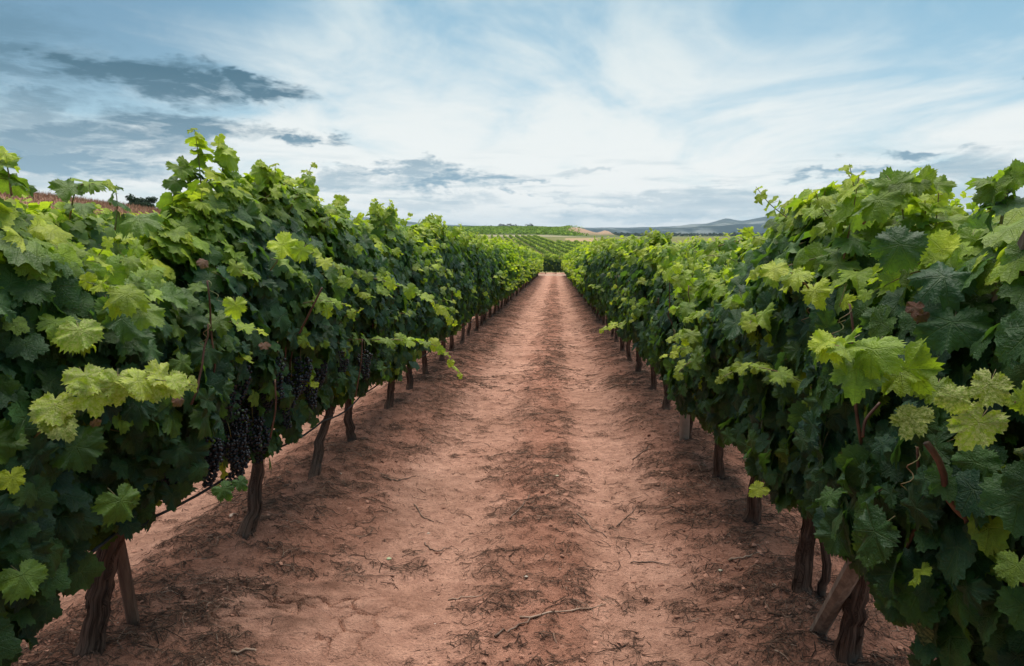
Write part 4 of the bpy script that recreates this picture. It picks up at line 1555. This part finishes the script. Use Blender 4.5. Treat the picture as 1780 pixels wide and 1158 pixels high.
def build_litter():
    for name, lab, args in (('dry_litter', 'fine dry straw and stem bits strewn over the near soil', (34000, (-2.5, 2.0), (1.6, 9), .008, .05, .0006, .0016, 21, (.10, .9))),
                            ('vine_trimmings', 'dry vine trimmings gathered along the path centre and the row edges', (15000, (-2.5, 2.0), (1.6, 9), .02, .15, .0011, .0028, 23, (.03, .97))),
                            ('dry_litter', 'dry straw and trimmings strewn along the farther stretch of the path', (15000, (-2.6, 2.1), (8.0, 45.0), .03, .20, .0018, .0050, 22, (.06, .94)))):
        V, F, C = sticks(*args)
        tag(link(name, mesh_np(name, V, F, 4, M_LITTER, False, color=C)), lab, 'litter', kind='stuff')
    # clods and grit
    r = np.random.default_rng(31)
    n = 9000
    u = r.uniform(0, 1, n * 5)
    y = 1.6 * (16 / 1.6) ** u
    x = r.uniform(-2.5, 2.0, n * 5)
    k = r.uniform(0, 1, n * 5) < .10 + .90 * lane_mask(x, y) * sstep(fbm(x * 2.2, y * 2.2, 91, 3), .42, .62)
    x, y = x[k][:n], y[k][:n]
    n = len(x)
    s = (.002 + .012 * r.uniform(0, 1, n) ** 5) * (1 + .03 * y)
    tv, tf = ICO0
    J = r.uniform(.55, 1.35, (n, len(tv), 1))
    z = ground_z(x, y)
    V = np.stack([x, y, z], 1)[:, None] + s[:, None, None] * tv[None] * J * np.array([1.15, 1.0, .7])
    C = np.array([.37, .185, .128]) * r.uniform(.6, 1.2, (n, 1))
    st = r.uniform(size=n) < .010
    C[st] = np.array([.50, .36, .28])
    F = tf[None] + (np.arange(n) * len(tv))[:, None, None]
    tag(link('soil_clods', mesh_np('soil_clods', V.reshape(-1, 3), F.reshape(-1, 3), 3, M_LITTER, False, color=np.repeat(C, len(tv), 0))),
        'small clods and grit scattered over the red soil', 'clods', kind='stuff')

    # single twigs one can point to
    m = mat_cane('dry_twig', (.10, .058, .040), (.20, .125, .088))
    m2 = mat_cane('pale_twig', (.26, .16, .11), (.38, .26, .19))

    def ground_at(px, py):
        d = ray(px, py)
        lo, hi = .5, 60.0
        for _ in range(50):
            t = (lo + hi) / 2
            p = Vector((0, 0, CAM_H)) + d * t
            if p.z > gz(p.x, p.y):
                lo = t
            else:
                hi = t
        return Vector((0, 0, CAM_H)) + d * hi
    twigs = [([(721, 878), (728, 893), (742, 903), (754, 908)], .004, m, 'dark curved twig lying on the bare track left of the centre strip'),
             ([(905, 1074), (960, 1066), (1020, 1060), (1052, 1052)], .005, m2, 'long pale twig lying across the path near the viewer'),
             ([(1003, 894), (1025, 915), (1040, 925), (1056, 936)], .004, m, 'thin forked twig on the path centre, pointing away to the right'),
             ([(1072, 916), (1090, 900), (1110, 881)], .004, m, 'short straight twig on the right wheel track'),
             ([(885, 902), (908, 882), (922, 858)], .005, m, 'dark stick standing out of the centre strip'),
             ([(738, 945), (755, 960), (785, 954)], .004, m, 'hooked little twig on the left wheel track'),
             ([(1266, 976), (1296, 970), (1322, 963)], .006, m2, 'pale stick beside the shaded soil under the row right of the path'),
             ([(400, 1136), (470, 1138), (545, 1146)], .006, m2, 'long brown stick in the lower left on cracked soil'),
             ([(1095, 980), (1130, 977), (1165, 982)], .004, m, 'flat dark twig on the right wheel track beside the litter'),
             ([(860, 1108), (895, 1095), (930, 1075)], .006, m, 'dark stick in the litter patch at the bottom of the path'),
             ([(780, 1045), (815, 1040), (840, 1035)], .004, m2, 'pale short twig in the dark litter patch on the path'),
             ([(1100, 800), (1112, 790), (1130, 778)], .006, m, 'stick at the edge of the right wheel track, farther off'),
             ([(665, 830), (690, 838), (722, 830)], .005, m, 'bent twig beside the trunks left of the path')]
    rr = np.random.default_rng(6)
    for pts, rad, mat, lab in twigs:
        q = np.array([ground_at(*p) for p in pts])
        t = np.linspace(0, 1, 11)
        q = np.stack([np.interp(t, np.linspace(0, 1, len(q)), q[:, k]) for k in range(3)], 1)
        q[1:-1] = (q[:-2] + q[1:-1] * 2 + q[2:]) / 4
        q[:, 2] = ground_z(q[:, 0], q[:, 1]) + rad * .8 + np.abs(rr.normal(0, .002, 11))
        q[:, :2] += rr.normal(0, .003, (11, 2))
        o = link('twig', tube_mesh('twig', q - q[0], np.linspace(rad, rad * .5, 11) * rr.uniform(.85, 1.15, 11), 6, mat, .15, 7))
        o.location = q[0]
        tag(o, lab, 'twig')
    # fallen bits: pale stones and yellow-green leaf scraps
    for px, py, s, c, lab, cat in ((676, 972, .011, (.45, .50, .30), 'pale green leaf scrap on the left wheel track', 'leaf scrap'), (915, 1003, .007, (.5, .42, .34), 'small pale stone in the middle of the path', 'stone'),
                                   (757, 1086, .007, (.55, .42, .34), 'small pinkish stone near the bottom of the left track', 'stone'), (1252, 992, .008, (.52, .48, .36), 'small cream stone by the row right of the path', 'stone'),
                                   (593, 1088, .008, (.55, .42, .34), 'small pale stone near the cracked soil', 'stone'), (968, 828, .012, (.42, .36, .25), 'dull pale stone on the centre strip', 'stone')):
        p = ground_at(px, py)
        V = ICO1[0] * np.array([1.3, 1, .5]) * s * rr.uniform(.85, 1.15, (len(ICO1[0]), 1))
        mm = mat_simple('stone_face', tuple(k * .85 for k in c), c, 60, .8, .3)
        nm = 'leaf_scrap' if cat == 'leaf scrap' else 'stone'
        o = link(nm, mesh_np(nm, V, ICO1[1], 3, mm))
        o.location = (p.x, p.y, gz(p.x, p.y) + s * .25)
        tag(o, lab, cat)


build_litter()


# ------------------------------------------------------------------ land beyond
def blades(name, pts, h, w, cols, r, mat):
    n = len(pts)
    a = r.uniform(0, 6.28, n)
    ln = r.normal(0, .25, (n, 2)) * h[:, None]
    V = np.zeros((n, 3, 3))
    V[:, 0] = pts + np.stack([np.cos(a) * w, np.sin(a) * w, 0 * a], 1)
    V[:, 1] = pts - np.stack([np.cos(a) * w, np.sin(a) * w, 0 * a], 1)
    V[:, 2] = pts + np.concatenate([ln, h[:, None]], 1)
    return mesh_np(name, V.reshape(-1, 3), np.arange(3 * n), 3, mat, False, color=np.repeat(cols, 3, 0))


def hedge_row(name, path, height, width, n, r, mat):
    """one far vine row: many small leafy faces on a long narrow hedge standing on the land"""
    t = r.uniform(0, 1, n)
    i = t * (len(path) - 1)
    x = np.interp(i, np.arange(len(path)), path[:, 0])
    y = np.interp(i, np.arange(len(path)), path[:, 1])
    dx, dy = path[-1] - path[0]
    L = math.hypot(dx, dy)
    u = r.uniform(0, 1, n)
    s = r.choice([-1, 1], n)
    hh = height * (.88 + .24 * vnoise(t * L / 2.2, t * 0, 3))
    off = s * width / 2 * np.interp(u, [0, .3, .8, 1], [.55, 1, .8, .2]) * r.uniform(.6, 1.1, n)
    x, y = x - dy / L * off, y + dx / L * off
    z = ground_z(x, y) + .35 + (hh - .35) * u
    P = np.stack([x, y, z], 1)
    N = np.stack([-dy / L * s, dx / L * s, .3 + u * .9], 1) + r.normal(0, .35, (n, 3))
    T = np.stack([0 * x, 0 * x, -1 + 0 * x], 1) + r.normal(0, .4, (n, 3))
    X, Y, _ = frames(N, T)
    S = (r.uniform(.16, .34, n) * (1 + n * 0))[:, None]
    V = np.stack([P - X * S, P - Y * S * .8, P + X * S, P + Y * S], 1).reshape(-1, 3)
    C = leaf_color(np.clip((u - .7) / .3, 0, 1) * .30 + .46 + r.uniform(0, .2, n), r)
    return mesh_np(name, V, np.arange(4 * n), 4, mat, False, color=np.repeat(C, 4, 0))


def build_beyond():
    r = np.random.default_rng(55)
    # vineyard across the valley: rows running away to the left
    th = math.radians(-6)
    dirv = np.array([math.sin(th), math.cos(th)])
    nrm = np.array([math.cos(th), -math.sin(th)])
    k = 0
    for j in range(-16, 13):
        start = np.array([6.0, 150.0]) + nrm * j * 2.9 + dirv * (j * .2)
        end = start + dirv * (185 if j < 2 else max(60, 112 - j * 3))
        path = np.stack([np.linspace(start[0], end[0], 40), np.linspace(start[1], end[1], 40)], 1)
        o = link('vine_row', hedge_row('vine_row', path, 1.35, .85, 3000, r, M_TREE))
        tag(o, 'long green vine row slanting away in the vineyard across the valley', 'vine row', 'vine rows across the valley')
        k += 1
    # green hill behind: rows too fine to count
    V, C = [], []
    n = 26000
    y = r.uniform(378, 640, n)
    x = r.uniform(-.30, .02, n) * y + r.normal(0, 5, n)
    q = (x * .55 + y * .83) / 4.5
    x = x + (np.round(q) - q) * 4.5 * .55 * .75
    y = y + (np.round(q) - q) * 4.5 * .83 * .75
    P = np.stack([x, y, base_h(x, y) + r.uniform(.3, 1.6, n)], 1)
    N = np.array([0, -.7, .7]) + r.normal(0, .4, (n, 3))
    X, Y, _ = frames(N, np.array([0, 0, -1.0]) + r.normal(0, .4, (n, 3)))
    S = r.uniform(.4, .9, n)[:, None]
    V = np.stack([P - X * S, P - Y * S * .7, P + X * S, P + Y * S * .7], 1).reshape(-1, 3)
    C = leaf_color(r.uniform(.50, .72, n), r)
    tag(link('hillside_vineyard', mesh_np('hillside_vineyard', V, np.arange(4 * n), 4, M_TREE, False, color=np.repeat(C, 4, 0))),
        'green vineyard covering the distant hillside', 'vineyard', kind='stuff')
    # dry grass of the bank on the left
    n = 60000
    y = r.uniform(22, 95, n)
    x = -r.uniform(21.8, 40, n)
    z = base_h(x, y)
    cl = fbm(x * .9, y * .9, 4, 3)
    h = r.uniform(.08, .34, n) * (.5 + cl)
    pal = np.array([[.36, .19, .12], [.42, .26, .17], [.27, .14, .09], [.30, .21, .11]])
    C = pal[r.choice(4, n)] * r.uniform(.7, 1.2, (n, 1))
    tag(link('dry_grass', blades('dry_grass', np.stack([x, y, z - .02], 1), h, r.uniform(.012, .03, n), C, r, M_TREE)),
        'reddish dry grass covering the bank behind the rows on the left', 'dry grass', kind='stuff')


def tree(name, x, y, h, w, label, group, seed, col, nl=900, z=None):
    r = np.random.default_rng(seed)
    e = bpy.data.objects.new(name, None)
    e.location = (x, y, float(base_h(np.array([x]), np.array([y]))[0]) if z is None else z)
    COL.objects.link(e)
    tag(e, label, 'tree', group)
    link('trunk', tube_mesh('trunk', bent((0, 0, -.2), (w * .05, 0, h * .55), 7, h * .006, r), np.linspace(h * .045, h * .02, 7), 8, M_BARK, .1, seed), e)
    nb = 9
    C0 = np.stack([r.normal(0, w * .26, nb), r.normal(0, w * .26, nb), h * r.uniform(.38, .85, nb)], 1)
    R0 = w * r.uniform(.16, .30, nb)
    b = r.integers(0, nb, nl)
    d = r.normal(0, 1, (nl, 3))
    d /= np.linalg.norm(d, axis=1, keepdims=True)
    P = C0[b] + d * R0[b][:, None] * r.uniform(.6, 1.08, nl)[:, None] * np.array([1, 1, .8])
    X, Y, _ = frames(d + r.normal(0, .4, d.shape), np.array([0, 0, -1.0]) + r.normal(0, .5, d.shape))
    S = (w * r.uniform(.025, .06, nl))[:, None]
    V = np.stack([P - X * S, P - Y * S, P + X * S, P + Y * S], 1).reshape(-1, 3)
    C = np.array(col) * r.uniform(.6, 1.4, (nl, 1))
    tag(link('crown', mesh_np('crown', V, np.arange(4 * nl), 4, M_TREE, False, color=np.repeat(C, 4, 0)), e), kind='stuff')
    return e


def build_trees():
    r = np.random.default_rng(66)
    # dark trees on the bank, far left
    for i, (px, y, h, w, base) in enumerate(((233, 62, .8, 1.4, 356), (247, 64, 1.0, 1.7, 357), (262, 66, .9, 1.5, 358))):
        p = at(px, base, y)
        g0 = float(base_h(np.array([p.x]), np.array([p.y]))[0])
        tree('bank_tree', p.x, p.y, h + max(0, p.z - g0), w, ('dark green bushy tree on the dry bank, first from the left', 'dark green bushy tree on the dry bank, middle of three', 'dark green bushy tree on the dry bank, last before the tall vine')[i],
             'trees on the dry bank', 600 + i, (.030, .055, .026), 1100)
    # trees on the skyline of the green hill and along the plain
    spots = [(872, 610, 6, 9), (880, 612, 5, 8), (888, 615, 6.5, 9), (897, 615, 5, 10), (921, 600, 5.5, 9), (926, 602, 4, 6), (848, 640, 4, 12), (905, 630, 3.5, 8), (1033, 900, 9, 12), (1042, 905, 7, 10), (1012, 1000, 8, 14)]
    for i, (px, y, h, w) in enumerate(spots):
        d = ray(px, 400)
        x = d.x / d.y * y
        tree('skyline_tree', x, y, h * .65, w * .7, 'small dark tree on the skyline beyond the far vineyards', 'trees on the skyline', 700 + i, (.035, .06, .03), 260)
    # scattered scrub on the far plain
    n = 900
    y = r.uniform(1050, 2300, n)
    x = y * r.uniform(-.05, .75, n)
    P0 = np.stack([x, y, base_h(x, y)], 1)
    m = 7
    P = (P0[:, None] + r.normal(0, 1, (n, m, 3)) * np.array([9, 5, 1.4]) + [0, 0, 2.2]).reshape(-1, 3)
    X, Y, _ = frames(np.array([0, -1, .5]) + r.normal(0, .4, P.shape), np.array([0, 0, -1.0]) + r.normal(0, .3, P.shape))
    S = r.uniform(1.5, 4.0, len(P))[:, None]
    V = np.stack([P - X * S, P - Y * S * .5, P + X * S, P + Y * S * .5], 1).reshape(-1, 3)
    C = np.array([.035, .055, .03]) * r.uniform(.6, 1.4, (len(P), 1))
    tag(link('far_scrub', mesh_np('far_scrub', V, np.arange(4 * len(P)), 4, M_TREE, False, color=np.repeat(C, 4, 0))), 'dark scrub and hedgerows on the far plain', 'scrub', kind='stuff')


build_beyond()
build_trees()


# ------------------------------------------------------------------ air
def build_haze():
    V = [(x, y, z) for z in (-45, 150) for x, y in ((-7700, -60), (7700, -60), (7700, 9400), (-7700, 9400))]
    F = [0, 3, 2, 1, 4, 5, 6, 7, 0, 1, 5, 4, 1, 2, 6, 5, 2, 3, 7, 6, 3, 0, 4, 7]
    m = bpy.data.materials.new('thin_air')
    m.use_nodes = True
    m.node_tree.nodes.clear()
    g = NT(m.node_tree)
    out = g.n('ShaderNodeOutputMaterial')
    v = g.n('ShaderNodeVolumePrincipled')
    v.inputs['Color'].default_value = (.74, .88, 1.0, 1)
    v.inputs['Density'].default_value = 0.9e-4
    v.inputs['Anisotropy'].default_value = .25
    g.link(v.outputs[0], out.inputs['Volume'])
    tag(link('haze', mesh_np('haze', V, F, 4, m, False)), 'thin bluish haze in the air', 'haze', kind='stuff')


build_haze()
